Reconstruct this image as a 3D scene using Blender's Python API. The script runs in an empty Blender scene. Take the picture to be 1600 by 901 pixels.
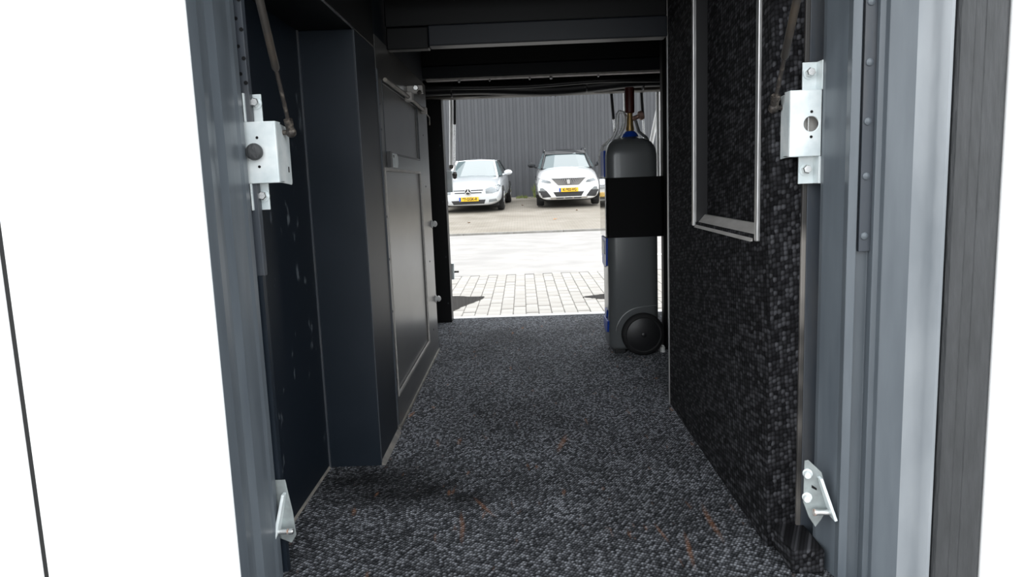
import bpy, bmesh, math, random
from mathutils import Vector, Matrix
from mathutils.bvhtree import BVHTree
random.seed(7)
SC = bpy.context.scene
COL = SC.collection

# ------------------------------------------------------------------ camera
cam = bpy.data.cameras.new('camera')
cam.sensor_fit = 'HORIZONTAL'; cam.sensor_width = 36.0
cam.lens = 36.0 * 1140 / 1600
cam.clip_start = 0.02; cam.clip_end = 300
camo = bpy.data.objects.new('camera', cam); COL.objects.link(camo)
R = Matrix(((0.99921423, 0.03518802, 0.01824056),
            (0.0130211, 0.14323208, -0.98960347),
            (-0.03743482, 0.98906338, 0.14266135)))
camo.matrix_world = Matrix.Translation((0, 0, 0.70)) @ R.to_4x4()
SC.camera = camo

# ------------------------------------------------------------------ sky and exposure (bright overcast)
world = bpy.data.worlds.new('overcast_sky'); SC.world = world
world.use_nodes = True
wn = world.node_tree
bg = wn.nodes['Background']
bg.inputs['Color'].default_value = (0.93, 0.97, 1.0, 1)
bg.inputs['Strength'].default_value = 1.45
SC.view_settings.view_transform = 'Standard'
SC.view_settings.look = 'None'
SC.view_settings.gamma = 1
SC.view_settings.use_curve_mapping = False
SC.view_settings.exposure = 1.05
sun = bpy.data.lights.new('sun', 'SUN'); sun.energy = 0.7; sun.angle = math.radians(40)
suno = bpy.data.objects.new('sun', sun); COL.objects.link(suno)
suno.rotation_euler = (math.radians(-38), math.radians(14), 0)

# ------------------------------------------------------------------ materials
def mat(name, color, rough=0.5, metal=0.0, color2=None, nscale=8, nlo=0.35, nhi=0.65, bump=0.0, bscale=60,
        coat=0.0, emit=None, spec=0.5, stretch=(1, 1, 1), detail=6):
    m = bpy.data.materials.new(name); m.use_nodes = True
    nt = m.node_tree; b = nt.nodes['Principled BSDF']
    b.inputs['Base Color'].default_value = (*color, 1)
    b.inputs['Roughness'].default_value = rough
    b.inputs['Metallic'].default_value = metal
    b.inputs['Coat Weight'].default_value = coat
    b.inputs['Specular IOR Level'].default_value = spec
    if color2 or bump:
        tc = nt.nodes.new('ShaderNodeTexCoord'); mp = nt.nodes.new('ShaderNodeMapping')
        mp.inputs['Scale'].default_value = stretch
        nt.links.new(tc.outputs['Object'], mp.inputs[0])
    if color2:
        n = nt.nodes.new('ShaderNodeTexNoise'); n.inputs['Scale'].default_value = nscale
        n.inputs['Detail'].default_value = detail
        r = nt.nodes.new('ShaderNodeValToRGB')
        r.color_ramp.elements[0].position = nlo; r.color_ramp.elements[1].position = nhi
        r.color_ramp.elements[0].color = (*color, 1); r.color_ramp.elements[1].color = (*color2, 1)
        nt.links.new(mp.outputs[0], n.inputs[0]); nt.links.new(n.outputs[0], r.inputs[0])
        nt.links.new(r.outputs[0], b.inputs['Base Color'])
    if bump:
        n2 = nt.nodes.new('ShaderNodeTexNoise'); n2.inputs['Scale'].default_value = bscale
        bp = nt.nodes.new('ShaderNodeBump'); bp.inputs['Strength'].default_value = bump
        bp.inputs['Distance'].default_value = 0.01
        nt.links.new(mp.outputs[0], n2.inputs[0]); nt.links.new(n2.outputs[0], bp.inputs['Height'])
        nt.links.new(bp.outputs[0], b.inputs['Normal'])
    return m

def carpet_material(name, dark, light, sx, sy, fleck=0.55, swap=False, stain=True, rot=0.5):
    """loop pile: rows of small loops (voronoi cells) with light flecks, a relief and worn, oily patches"""
    m = bpy.data.materials.new(name); m.use_nodes = True
    nt = m.node_tree; L = nt.links; b = nt.nodes['Principled BSDF']
    b.inputs['Roughness'].default_value = 0.95; b.inputs['Specular IOR Level'].default_value = 0.15
    tc = nt.nodes.new('ShaderNodeTexCoord'); mp = nt.nodes.new('ShaderNodeMapping')
    b.inputs['Sheen Weight'].default_value = 0.9 if stain else 0.03; b.inputs['Sheen Roughness'].default_value = 0.30
    if swap:
        sx_ = nt.nodes.new('ShaderNodeSeparateXYZ'); cx_ = nt.nodes.new('ShaderNodeCombineXYZ')
        L.new(tc.outputs['Object'], sx_.inputs[0]); ad_ = nt.nodes.new('ShaderNodeMath'); ad_.operation = 'MULTIPLY_ADD'; ad_.inputs[1].default_value = -2.2; L.new(sx_.outputs[0], ad_.inputs[0]); L.new(sx_.outputs[1], ad_.inputs[2]); L.new(ad_.outputs[0], cx_.inputs[0]); L.new(sx_.outputs[2], cx_.inputs[1]); L.new(cx_.outputs[0], mp.inputs[0])
    else:
        L.new(tc.outputs['Object'], mp.inputs[0])
    wob = nt.nodes.new('ShaderNodeTexNoise'); wob.inputs['Scale'].default_value = 9
    wob.inputs['Detail'].default_value = 2
    L.new(mp.outputs[0], wob.inputs[0])
    mx = nt.nodes.new('ShaderNodeVectorMath'); mx.operation = 'MULTIPLY_ADD'
    mx.inputs[1].default_value = (0.012, 0.012, 0)
    L.new(wob.outputs['Color'], mx.inputs[0]); L.new(mp.outputs[0], mx.inputs[2])
    sc = nt.nodes.new('ShaderNodeVectorMath'); sc.operation = 'MULTIPLY'
    sc.inputs[1].default_value = (sx, sy, 1)
    rt = nt.nodes.new('ShaderNodeVectorRotate'); rt.rotation_type = 'Z_AXIS'; rt.inputs['Angle'].default_value = rot
    L.new(mx.outputs[0], rt.inputs['Vector']); L.new(rt.outputs[0], sc.inputs[0])
    v = nt.nodes.new('ShaderNodeTexVoronoi'); v.voronoi_dimensions = '2D'
    v.inputs['Scale'].default_value = 1.0; v.inputs['Randomness'].default_value = 0.38
    L.new(sc.outputs[0], v.inputs['Vector'])
    # colour of each loop from its cell's random value
    sep = nt.nodes.new('ShaderNodeSeparateColor'); L.new(v.outputs['Color'], sep.inputs[0])
    r = nt.nodes.new('ShaderNodeValToRGB'); e = r.color_ramp.elements
    e[0].position = 0.0; e[0].color = (*dark, 1); e[1].position = 1.0; e[1].color = (*light, 1)
    mid = r.color_ramp.elements.new(fleck); mid.color = tuple(0.72*dark[i]+0.28*light[i] for i in range(3)) + (1,)
    L.new(sep.outputs[0], r.inputs[0])
    # gaps between the loops are darker
    dr = nt.nodes.new('ShaderNodeMapRange'); dr.inputs['From Min'].default_value = 0.22; dr.inputs['From Max'].default_value = 0.62
    dr.inputs['To Min'].default_value = 1.0; dr.inputs['To Max'].default_value = 0.25
    L.new(v.outputs['Distance'], dr.inputs['Value'])
    m1 = nt.nodes.new('ShaderNodeMix'); m1.data_type = 'RGBA'; m1.blend_type = 'MULTIPLY'; m1.inputs[0].default_value = 1
    L.new(r.outputs[0], m1.inputs[6]); L.new(dr.outputs[0], m1.inputs[7])
    out = m1.outputs[2]
    if stain:
        st = nt.nodes.new('ShaderNodeTexNoise'); st.inputs['Scale'].default_value = 2.6; st.inputs['Detail'].default_value = 5
        L.new(mp.outputs[0], st.inputs[0])
        sr = nt.nodes.new('ShaderNodeValToRGB'); sr.color_ramp.elements[0].position = 0.33; sr.color_ramp.elements[1].position = 0.56
        sr.color_ramp.elements[0].color = (0.6, 0.6, 0.6, 1); sr.color_ramp.elements[1].color = (1, 1, 1, 1)
        L.new(st.outputs[0], sr.inputs[0])
        m2 = nt.nodes.new('ShaderNodeMix'); m2.data_type = 'RGBA'; m2.blend_type = 'MULTIPLY'; m2.inputs[0].default_value = 1
        L.new(out, m2.inputs[6]); L.new(sr.outputs[0], m2.inputs[7]); out = m2.outputs[2]
        # oily patch with an own shape near the pillar
        for (px, py, ax, ay, rot) in ((-0.235, 1.61, 0.13, 0.050, 0.8), (-0.40, 1.69, 0.16, 0.07, 0.0), (-0.15, 1.565, 0.075, 0.05, 0.3), (-0.33, 1.60, 0.10, 0.05, 0.2)):
            q = nt.nodes.new('ShaderNodeMapping'); q.vector_type = 'TEXTURE'
            q.inputs['Location'].default_value = (px, py, 0); q.inputs['Rotation'].default_value = (0, 0, rot)
            q.inputs['Scale'].default_value = (ax, ay, 1)
            L.new(mx.outputs[0], q.inputs[0])
            ln = nt.nodes.new('ShaderNodeVectorMath'); ln.operation = 'LENGTH'; L.new(q.outputs[0], ln.inputs[0])
            an = nt.nodes.new('ShaderNodeMath'); an.operation = 'MULTIPLY_ADD'; an.inputs[1].default_value = 0.9
            L.new(st.outputs[0], an.inputs[0]); L.new(ln.outputs['Value'], an.inputs[2])
            rr = nt.nodes.new('ShaderNodeMapRange'); rr.inputs['From Min'].default_value = 0.7; rr.inputs['From Max'].default_value = 1.8
            rr.inputs['To Min'].default_value = 0.22; rr.inputs['To Max'].default_value = 1.0
            L.new(an.outputs[0], rr.inputs['Value'])
            m3 = nt.nodes.new('ShaderNodeMix'); m3.data_type = 'RGBA'; m3.blend_type = 'MULTIPLY'; m3.inputs[0].default_value = 1
            L.new(out, m3.inputs[6]); L.new(rr.outputs[0], m3.inputs[7]); out = m3.outputs[2]
        # sparse rusty fibres
        fn = nt.nodes.new('ShaderNodeTexNoise'); fn.inputs['Scale'].default_value = 1.0; fn.inputs['Detail'].default_value = 3
        fs = nt.nodes.new('ShaderNodeVectorMath'); fs.operation = 'MULTIPLY'; fs.inputs[1].default_value = (34, 9, 1)
        L.new(mp.outputs[0], fs.inputs[0]); L.new(fs.outputs[0], fn.inputs[0])
        fr = nt.nodes.new('ShaderNodeMapRange'); fr.inputs['From Min'].default_value = 0.66; fr.inputs['From Max'].default_value = 0.76
        fr.inputs['To Max'].default_value = 0.55
        L.new(fn.outputs[0], fr.inputs['Value'])
        m4 = nt.nodes.new('ShaderNodeMix'); m4.data_type = 'RGBA'; L.new(fr.outputs[0], m4.inputs[0])
        L.new(out, m4.inputs[6]); m4.inputs[7].default_value = (0.13, 0.06, 0.03, 1); out = m4.outputs[2]
    if stain:
        for (px, py, ax, ay, rot2) in ((-0.142, 1.43, 0.004, 0.05, 0.1), (0.30, 1.31, 0.004, 0.05, -0.1), (0.26, 1.38, 0.003, 0.03, 0.2), (0.37, 1.42, 0.005, 0.06, 0.0), (0.09, 1.90, 0.006, 0.05, -0.2), (-0.10, 1.52, 0.004, 0.04, 0.5)):
            q = nt.nodes.new('ShaderNodeMapping'); q.vector_type = 'TEXTURE'
            q.inputs['Location'].default_value = (px, py, 0); q.inputs['Rotation'].default_value = (0, 0, rot2)
            q.inputs['Scale'].default_value = (ax, ay, 1)
            L.new(mx.outputs[0], q.inputs[0])
            ln = nt.nodes.new('ShaderNodeVectorMath'); ln.operation = 'LENGTH'; L.new(q.outputs[0], ln.inputs[0])
            rr = nt.nodes.new('ShaderNodeMapRange'); rr.inputs['From Min'].default_value = 0.5; rr.inputs['From Max'].default_value = 1.6
            rr.inputs['To Min'].default_value = 0.5; rr.inputs['To Max'].default_value = 0.0
            L.new(ln.outputs['Value'], rr.inputs['Value'])
            m5 = nt.nodes.new('ShaderNodeMix'); m5.data_type = 'RGBA'; L.new(rr.outputs[0], m5.inputs[0])
            L.new(out, m5.inputs[6]); m5.inputs[7].default_value = (0.10, 0.045, 0.022, 1); out = m5.outputs[2]
    sh = nt.nodes.new('ShaderNodeMix'); sh.data_type = 'RGBA'; sh.blend_type = 'MULTIPLY'; sh.inputs[0].default_value = 1.0
    L.new(out, sh.inputs[6]); sh.inputs[7].default_value = (9, 9, 9, 1); L.new(sh.outputs[2], b.inputs['Sheen Tint'])
    L.new(out, b.inputs['Base Color'])
    bp = nt.nodes.new('ShaderNodeBump'); bp.inputs['Strength'].default_value = 0.8; bp.inputs['Distance'].default_value = 0.003
    bp.invert = True
    L.new(v.outputs['Distance'], bp.inputs['Height']); L.new(bp.outputs[0], b.inputs['Normal'])
    return m

def brick_material(name, c1, c2, mortar, sx, off=0.5):
    m = bpy.data.materials.new(name); m.use_nodes = True
    nt = m.node_tree; L = nt.links; b = nt.nodes['Principled BSDF']; b.inputs['Roughness'].default_value = 0.9
    tc = nt.nodes.new('ShaderNodeTexCoord')
    br = nt.nodes.new('ShaderNodeTexBrick'); br.inputs['Scale'].default_value = sx
    br.inputs['Color1'].default_value = (*c1, 1); br.inputs['Color2'].default_value = (*c2, 1)
    br.inputs['Mortar'].default_value = (*mortar, 1); br.inputs['Mortar Size'].default_value = 0.02
    L.new(tc.outputs['Object'], br.inputs[0])
    n = nt.nodes.new('ShaderNodeTexNoise'); n.inputs['Scale'].default_value = 1.3; n.inputs['Detail'].default_value = 8
    L.new(tc.outputs['Object'], n.inputs[0])
    r = nt.nodes.new('ShaderNodeValToRGB'); r.color_ramp.elements[0].position = 0.3; r.color_ramp.elements[1].position = 0.7
    r.color_ramp.elements[0].color = (0.72, 0.7, 0.66, 1); r.color_ramp.elements[1].color = (1, 1, 1, 1)
    L.new(n.outputs[0], r.inputs[0])
    mm = nt.nodes.new('ShaderNodeMix'); mm.data_type = 'RGBA'; mm.blend_type = 'MULTIPLY'; mm.inputs[0].default_value = 1
    L.new(br.outputs[0], mm.inputs[6]); L.new(r.outputs[0], mm.inputs[7]); L.new(mm.outputs[2], b.inputs['Base Color'])
    return m

M = {}
M['body'] = mat('white_body_paint', (0.82, 0.82, 0.82), 0.35, coat=0.4)
M['frame'] = mat('blue_grey_paint', (0.078, 0.092, 0.107), 0.34, color2=(0.120, 0.138, 0.155), nscale=5, nlo=0.3, nhi=0.75, stretch=(6, 6, 0.8), bump=0.05, bscale=4)
M['strip'] = mat('dull_blue_grey_paint', (0.040, 0.048, 0.060), 0.5, color2=(0.075, 0.075, 0.078), nscale=7, nlo=0.45, nhi=0.8, stretch=(5, 5, 1))
M['rubber'] = mat('worn_black_rubber', (0.034, 0.036, 0.038), 0.55, color2=(0.045, 0.047, 0.050), nscale=18, stretch=(4, 4, 0.6), bump=0.3, bscale=40)
M['navy'] = mat('dark_navy_paint', (0.0055, 0.010, 0.016), 0.45, spec=0.3, color2=(0.011, 0.016, 0.024), nscale=6, nlo=0.3, nhi=0.8)
M['scuffed'] = mat('scuffed_navy_paint', (0.006, 0.010, 0.016), 0.42, spec=0.3, color2=(0.10, 0.115, 0.13), nscale=17, nlo=0.655, nhi=0.76, detail=3, stretch=(1, 1.6, 1))
M['hatch'] = mat('greyed_hatch_paint', (0.060, 0.060, 0.060), 0.30, color2=(0.105, 0.102, 0.098), nscale=4, nlo=0.35, nhi=0.8, stretch=(1, 1, 2.5), spec=0.8)
M['black'] = mat('black_paint', (0.0022, 0.0026, 0.0032), 0.5, spec=0.25)
M['dark'] = mat('dark_ceiling_paint', (0.0022, 0.0026, 0.0035), 0.6, spec=0.2)
M['beam'] = mat('dark_blue_beam_paint', (0.0085, 0.011, 0.016), 0.45, color2=(0.011, 0.014, 0.019), nscale=4, spec=0.3)
M['zinc'] = mat('zinc_plated_steel', (0.80, 0.84, 0.84), 0.38, 0.25, color2=(0.50, 0.58, 0.60), nscale=25, nlo=0.35, nhi=0.8)
M['zincdull'] = mat('dull_zinc', (0.36, 0.40, 0.40), 0.42, 0.45, color2=(0.26, 0.28, 0.28), nscale=40)
M['steel'] = mat('bright_steel', (0.75, 0.75, 0.74), 0.25, 0.9)
M['alu'] = mat('brushed_aluminium', (0.62, 0.62, 0.62), 0.35, 0.8, color2=(0.45, 0.45, 0.45), nscale=30, stretch=(8, 8, 1))
M['alu_dull'] = mat('dull_aluminium_sill', (0.50, 0.48, 0.46), 0.5, 0.2, color2=(0.40, 0.38, 0.36), nscale=12, stretch=(4, 1, 4))
M['trimdark'] = mat('tarnished_trim', (0.05, 0.047, 0.045), 0.4, 0.2, color2=(0.26, 0.24, 0.22), nscale=3.5, nlo=0.45, nhi=0.65, stretch=(1, 1, 1.6), detail=2)
M['sealant'] = mat('beige_sealant', (0.30, 0.27, 0.23), 0.6, color2=(0.16, 0.15, 0.14), nscale=20)
M['rust'] = mat('rusty_steel', (0.30, 0.15, 0.09), 0.55, 0.4, color2=(0.6, 0.58, 0.55), nscale=120)
M['tube'] = mat('dusty_black_tube', (0.045, 0.040, 0.036), 0.4, 0.2, color2=(0.11, 0.085, 0.06), nscale=14, nlo=0.5, nhi=0.75)
M['grime'] = mat('greasy_ball_joint', (0.035, 0.03, 0.027), 0.5, 0.3, color2=(0.22, 0.19, 0.16), nscale=90, nlo=0.5, nhi=0.75)
M['white_plastic'] = mat('white_plastic', (0.82, 0.82, 0.81), 0.4)
M['silver'] = mat('silver_grey_plastic', (0.15, 0.16, 0.165), 0.33, 0.15, coat=0.3)
M['foil'] = mat('clear_glossy_foil', (0.75, 0.75, 0.75), 0.06, 0.85)
M['bandblack'] = mat('matt_black_sleeve', (0.003, 0.003, 0.0035), 0.7, spec=0.2)
M['blue'] = mat('blue_plastic', (0.01, 0.06, 0.42), 0.35)
M['brass'] = mat('brass_valve', (0.42, 0.28, 0.12), 0.4, 0.7)
M['maroon'] = mat('maroon_rubber', (0.06, 0.008, 0.006), 0.5)
M['pinkish'] = mat('dull_copper_knob', (0.36, 0.22, 0.18), 0.5, 0.3)
M['tyre'] = mat('black_tyre_rubber', (0.014, 0.014, 0.015), 0.7)
M['blackplastic'] = mat('black_plastic', (0.016, 0.016, 0.018), 0.38)
M['clad'] = mat('anthracite_cladding', (0.052, 0.054, 0.060), 0.55, color2=(0.060, 0.062, 0.068), nscale=1.5)
M['asphalt'] = mat('light_worn_asphalt', (0.270, 0.256, 0.244), 0.9, color2=(0.330, 0.314, 0.298), nscale=2.2, bump=0.2, bscale=200)
M['roadpaint'] = mat('white_road_paint', (0.8, 0.8, 0.78), 0.7)
M['brick'] = mat('grey_paver', (0.33, 0.312, 0.288), 0.85, color2=(0.285, 0.265, 0.240), nscale=3)
M['brick2'] = mat('pale_paver', (0.36, 0.342, 0.318), 0.85, color2=(0.305, 0.287, 0.262), nscale=3)
M['joint'] = mat('paver_joint_sand', (0.25, 0.235, 0.215), 0.95)
M['parking'] = brick_material('tan_parking_pavers', (0.26, 0.232, 0.195), (0.30, 0.27, 0.23), (0.19, 0.17, 0.14), 4.0)
M['kerb'] = mat('kerb_concrete', (0.20, 0.19, 0.17), 0.9, color2=(0.27, 0.26, 0.24), nscale=6)
M['grass'] = mat('short_green_grass', (0.09, 0.14, 0.03), 0.9, color2=(0.18, 0.19, 0.06), nscale=12)
M['water'] = mat('dirty_puddle_water', (0.035, 0.030, 0.024), 0.04, spec=1.0)
M['leaf'] = mat('dry_orange_leaf', (0.42, 0.19, 0.06), 0.8)
M['carwhite'] = mat('white_car_paint', (0.80, 0.80, 0.80), 0.25, coat=1.0)
M['carsilver'] = mat('pale_silver_car_paint', (0.66, 0.68, 0.70), 0.28, 0.25, coat=1.0)
M['carblack'] = mat('gloss_black_roof', (0.010, 0.011, 0.013), 0.35, spec=0.3)
M['glass'] = mat('tinted_windscreen', (0.10, 0.13, 0.135), 0.03, spec=0.45)
M['ridge'] = mat('pale_grey_paint', (0.12, 0.14, 0.155), 0.35, color2=(0.19, 0.21, 0.22), nscale=5, stretch=(5, 5, 1))
M['edge'] = mat('edge_highlight_paint', (0.20, 0.22, 0.24), 0.28, color2=(0.31, 0.33, 0.35), nscale=3, stretch=(3, 3, 1), bump=0.15, bscale=9)  # frame paint made paler: the sky highlight is put into the colour
M['silverlight'] = mat('light_silver_plastic', (0.72, 0.74, 0.75), 0.35, 0.1, coat=0.4)
M['headlamp'] = mat('clear_headlamp_lens', (0.24, 0.26, 0.27), 0.12, 0.2, coat=0.5)
M['grille'] = mat('dark_grille', (0.03, 0.03, 0.032), 0.5)
M['chrome'] = mat('chrome', (0.8, 0.8, 0.8), 0.15, 1.0)
M['yellow'] = mat('yellow_number_plate', (0.85, 0.50, 0.02), 0.5)
M['eublue'] = mat('blue_plate_strip', (0.02, 0.08, 0.40), 0.5)
M['ink'] = mat('black_plate_lettering', (0.02, 0.02, 0.02), 0.6)
M['underbody'] = mat('black_underbody', (0.01, 0.01, 0.01), 0.8)
M['carpet'] = carpet_material('charcoal_loop_carpet', (0.013, 0.014, 0.016), (0.145, 0.150, 0.164), 170, 122)
M['wallcarpet'] = carpet_material('black_ribbed_wall_carpet', (0.004, 0.004, 0.005), (0.060, 0.060, 0.066), 62, 118, stain=False, swap=True, rot=0.12)

# ------------------------------------------------------------------ mesh helpers
def NB(): return bmesh.new()

def add_box(bm, x0, x1, y0, y1, z0, z1, rot=None, piv=None):
    vs = [bm.verts.new((x, y, z)) for x in (x0, x1) for y in (y0, y1) for z in (z0, z1)]
    for q in ((0, 1, 3, 2), (4, 6, 7, 5), (0, 4, 5, 1), (2, 3, 7, 6), (0, 2, 6, 4), (1, 5, 7, 3)):
        bm.faces.new([vs[i] for i in q])
    if rot is not None:
        bmesh.ops.rotate(bm, verts=vs, cent=piv or ((x0+x1)/2, (y0+y1)/2, (z0+z1)/2), matrix=rot)
    return vs

def add_prism(bm, pts, axis, a0, a1):
    """extrude a closed 2D outline along an axis; pts are the other two coordinates in xyz order"""
    def P(p, a):
        if axis == 'x': return (a, p[0], p[1])
        if axis == 'y': return (p[0], a, p[1])
        return (p[0], p[1], a)
    A = [bm.verts.new(P(p, a0)) for p in pts]; B = [bm.verts.new(P(p, a1)) for p in pts]
    bm.faces.new(A); bm.faces.new(B[::-1])
    n = len(pts)
    for i in range(n):
        bm.faces.new((A[i], B[i], B[(i+1) % n], A[(i+1) % n]))
    return A + B

def frame_of(d):
    d = Vector(d).normalized()
    u = d.orthogonal().normalized(); v = d.cross(u)
    return u, v

def add_tube(bm, p0, p1, r0, r1=None, n=12, cap=True):
    p0 = Vector(p0); p1 = Vector(p1); r1 = r0 if r1 is None else r1
    u, v = frame_of(p1 - p0)
    A = []; B = []
    for i in range(n):
        a = 2*math.pi*i/n; w = u*math.cos(a) + v*math.sin(a)
        A.append(bm.verts.new(p0 + w*r0)); B.append(bm.verts.new(p1 + w*r1))
    for i in range(n): bm.faces.new((A[i], A[(i+1) % n], B[(i+1) % n], B[i]))
    if cap: bm.faces.new(A[::-1]); bm.faces.new(B)

def add_path(bm, pts, r, n=8):
    """round tube along a polyline, rings mitred at the corners"""
    pts = [Vector(p) for p in pts]; rings = []
    u = None
    for i, p in enumerate(pts):
        d = (pts[min(i+1, len(pts)-1)] - pts[max(i-1, 0)]).normalized()
        if u is None: u = d.orthogonal().normalized()
        else: u = (u - d*u.dot(d)).normalized()
        v = d.cross(u)
        rr = r[i] if isinstance(r, (list, tuple)) else r
        rings.append([bm.verts.new(p + (u*math.cos(2*math.pi*k/n) + v*math.sin(2*math.pi*k/n))*rr) for k in range(n)])
    for a, b in zip(rings, rings[1:]):
        for k in range(n): bm.faces.new((a[k], a[(k+1) % n], b[(k+1) % n], b[k]))
    bm.faces.new(rings[0][::-1]); bm.faces.new(rings[-1])

def add_lathe(bm, c, d, prof, n=24):
    """prof: list of (distance along d, radius)"""
    c = Vector(c); d = Vector(d).normalized(); u, v = frame_of(d)
    rings = []
    for (t, r) in prof:
        if r < 1e-6: rings.append([bm.verts.new(c + d*t)])
        else: rings.append([bm.verts.new(c + d*t + (u*math.cos(2*math.pi*i/n) + v*math.sin(2*math.pi*i/n))*r) for i in range(n)])
    for a, b in zip(rings, rings[1:]):
        for i in range(n):
            j = (i+1) % n
            if len(a) == 1 and len(b) == 1: continue
            if len(a) == 1: bm.faces.new((a[0], b[j], b[i]))
            elif len(b) == 1: bm.faces.new((a[i], a[j], b[0]))
            else: bm.faces.new((a[i], a[j], b[j], b[i]))
    if len(rings[0]) > 1: bm.faces.new(rings[0][::-1])
    if len(rings[-1]) > 1: bm.faces.new(rings[-1])

def add_sphere(bm, c, r, seg=14):
    add_lathe(bm, (c[0], c[1], c[2]), (0, 0, 1), [(-r*math.cos(math.pi*i/8), r*math.sin(math.pi*i/8)) for i in range(9)], seg)

def add_hex(bm, c, d, r, h): add_lathe(bm, c, d, [(0, r), (h*0.8, r), (h, r*0.82)], 6)

def obj(name, bm, m, parent=None, bevel=0, smooth=False, kind=None, subsurf=0):
    bmesh.ops.recalc_face_normals(bm, faces=bm.faces)
    me = bpy.data.meshes.new(name)
    if parent is not None:
        off = parent['_o'] if '_o' in parent else (0, 0, 0)
        bmesh.ops.translate(bm, verts=bm.verts, vec=(-off[0], -off[1], -off[2]))
    bm.to_mesh(me); bm.free()
    me.materials.append(m)
    o = bpy.data.objects.new(name, me); COL.objects.link(o)
    if parent is not None:
        o.parent = parent
        o['_o'] = parent['_o'] if '_o' in parent else (0, 0, 0)
    if bevel:
        md = o.modifiers.new('bevel', 'BEVEL'); md.width = bevel; md.segments = 2; md.limit_method = 'ANGLE'
    if subsurf:
        md = o.modifiers.new('sub', 'SUBSURF'); md.levels = subsurf; md.render_levels = subsurf
    if smooth:
        for p in me.polygons: p.use_smooth = True
        try: me.set_sharp_from_angle(angle=math.radians(40))
        except Exception: pass
    if kind: o['kind'] = kind
    return o

def struct(name, bm, m, parent=None, **k):
    o = obj(name, bm, m, parent, **k)
    if parent is None: o['kind'] = 'structure'
    return o

def thing(name, label, cat, loc, group=None):
    o = bpy.data.objects.new(name, None); COL.objects.link(o)
    o.empty_display_size = 0.05
    o.location = loc; o['_o'] = tuple(loc)
    o['label'] = label; o['category'] = cat
    if group: o['group'] = group
    return o

def tag(o, label, cat, group=None):
    o['label'] = label; o['category'] = cat
    if group: o['group'] = group
    return o

# ------------------------------------------------------------------ bus shell (setting)
# carpeted compartment floor
bm = NB(); add_box(bm, -0.60, 0.80, 1.12, 3.80, -0.06, 0.0)
floor = struct('floor', bm, M['carpet'])
# metal edge at the far end of the floor
bm = NB(); add_box(bm, -0.39, 0.72, 3.80, 3.86, -0.06, 0.002)
struct('trim_1', bm, M['alu'])
bm = NB(); add_box(bm, -0.46, 0.50, 1.08, 1.12, -0.06, 0.004)
struct('trim_2', bm, M['alu'])

# left wall: recess with ceiling, pillar, then the run behind the hatch
bm = NB()
add_box(bm, -0.56, -0.515, 1.27, 1.775, -0.05, 1.073)            # back of the recess
wall_left = struct('wall_left', bm, M['scuffed'])
bm = NB(); add_box(bm, -0.56, -0.382, 1.775, 2.022, -0.05, 1.073)
struct('pillar', bm, M['navy'], wall_left, bevel=0.003)
bm = NB(); add_box(bm, -0.56, -0.382, 1.27, 2.022, 1.073, 1.30)
struct('upper_box', bm, M['black'], wall_left, bevel=0.002)
bm = NB(); add_box(bm, -0.384, -0.3805, 1.45, 1.775, 1.0715, 1.0745)
struct('edge_strip', bm, M['steel'], wall_left)
bm = NB(); add_box(bm, -0.56, -0.393, 2.022, 3.09, -0.05, 1.30)
struct('wall_sheet', bm, M['navy'], wall_left)
bm = NB(); add_box(bm, -0.60, -0.56, 1.27, 3.78, -0.05, 1.30)
struct('outer_sheet', bm, M['black'], wall_left)
bm = NB()
add_box(bm, -0.517, -0.511, 1.769, 1.775, 0, 1.073)
struct('corner_seam', bm, M['strip'], wall_left)
bm = NB(); add_prism(bm, [(-0.515, 0.0), (-0.511, 0.0), (-0.515, 0.005)], 'y', 1.27, 1.775)
struct('sealant_bead', bm, M['sealant'], wall_left)
bm = NB(); add_prism(bm, [(-0.382, 0.0), (-0.372, 0.0), (-0.382, 0.012)], 'y', 1.775, 2.022)
struct('sealant_bead', bm, M['sealant'], wall_left)
bm = NB(); add_box(bm, -0.3822, -0.3805, 1.773, 1.777, 0.005, 1.07)
struct('corner_edge', bm, M['strip'], wall_left)

# right wall with the niche: built around the opening
NX, NY0, NY1, NZ0, NZ1 = 0.44, 1.378, 1.876, 0.585, 1.18
bm = NB()
add_box(bm, NX, 0.60, 1.312, NY0, -0.05, 1.30)
add_box(bm, NX, 0.60, NY1, 2.215, -0.05, 1.30)
add_box(bm, NX, 0.60, NY0, NY1, -0.05, NZ0)
add_box(bm, NX, 0.60, NY0, NY1, NZ1, 1.30)
add_box(bm, 0.47, 0.60, NY0, NY1, NZ0, NZ1)
wall_right = struct('wall_right', bm, M['wallcarpet'])
bm = NB(); add_box(bm, 0.437, 0.443, 2.213, 2.222, 0.0, 1.30)
struct('edge_trim', bm, M['alu'], wall_right)
for nm, a in (('niche_trim', (0.434, 0.446, NY1-0.004, NY1+0.012, 0.575, 1.25)), ('niche_trim', (0.434, 0.452, NY0-0.012, NY0+0.004, 0.575, 1.25))):
    bm = NB(); add_box(bm, *a); struct(nm, bm, M['alu'], wall_right, bevel=0.002)
bm = NB(); add_box(bm, 0.4415, 0.4695, NY1-0.006, NY1-0.001, NZ0, NZ1); struct('niche_cheek', bm, M['blackplastic'], wall_right)
bm = NB()
add_prism(bm, [(0.4345, 0.572), (0.4405, 0.572), (0.4695, 0.592), (0.4695, 0.603), (0.462, 0.603)], 'y', NY0+0.03, NY1-0.008)
struct('niche_sill', bm, M['alu_dull'], wall_right)
bm = NB(); add_box(bm, 0.757, 0.80, 2.215, 3.78, -0.05, 1.30); struct('outer_sheet', bm, M['black'], wall_right)
bm = NB(); add_box(bm, 0.60, 0.80, 1.27, 2.215, -0.05, 1.30); struct('outer_sheet', bm, M['black'], wall_right)

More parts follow.
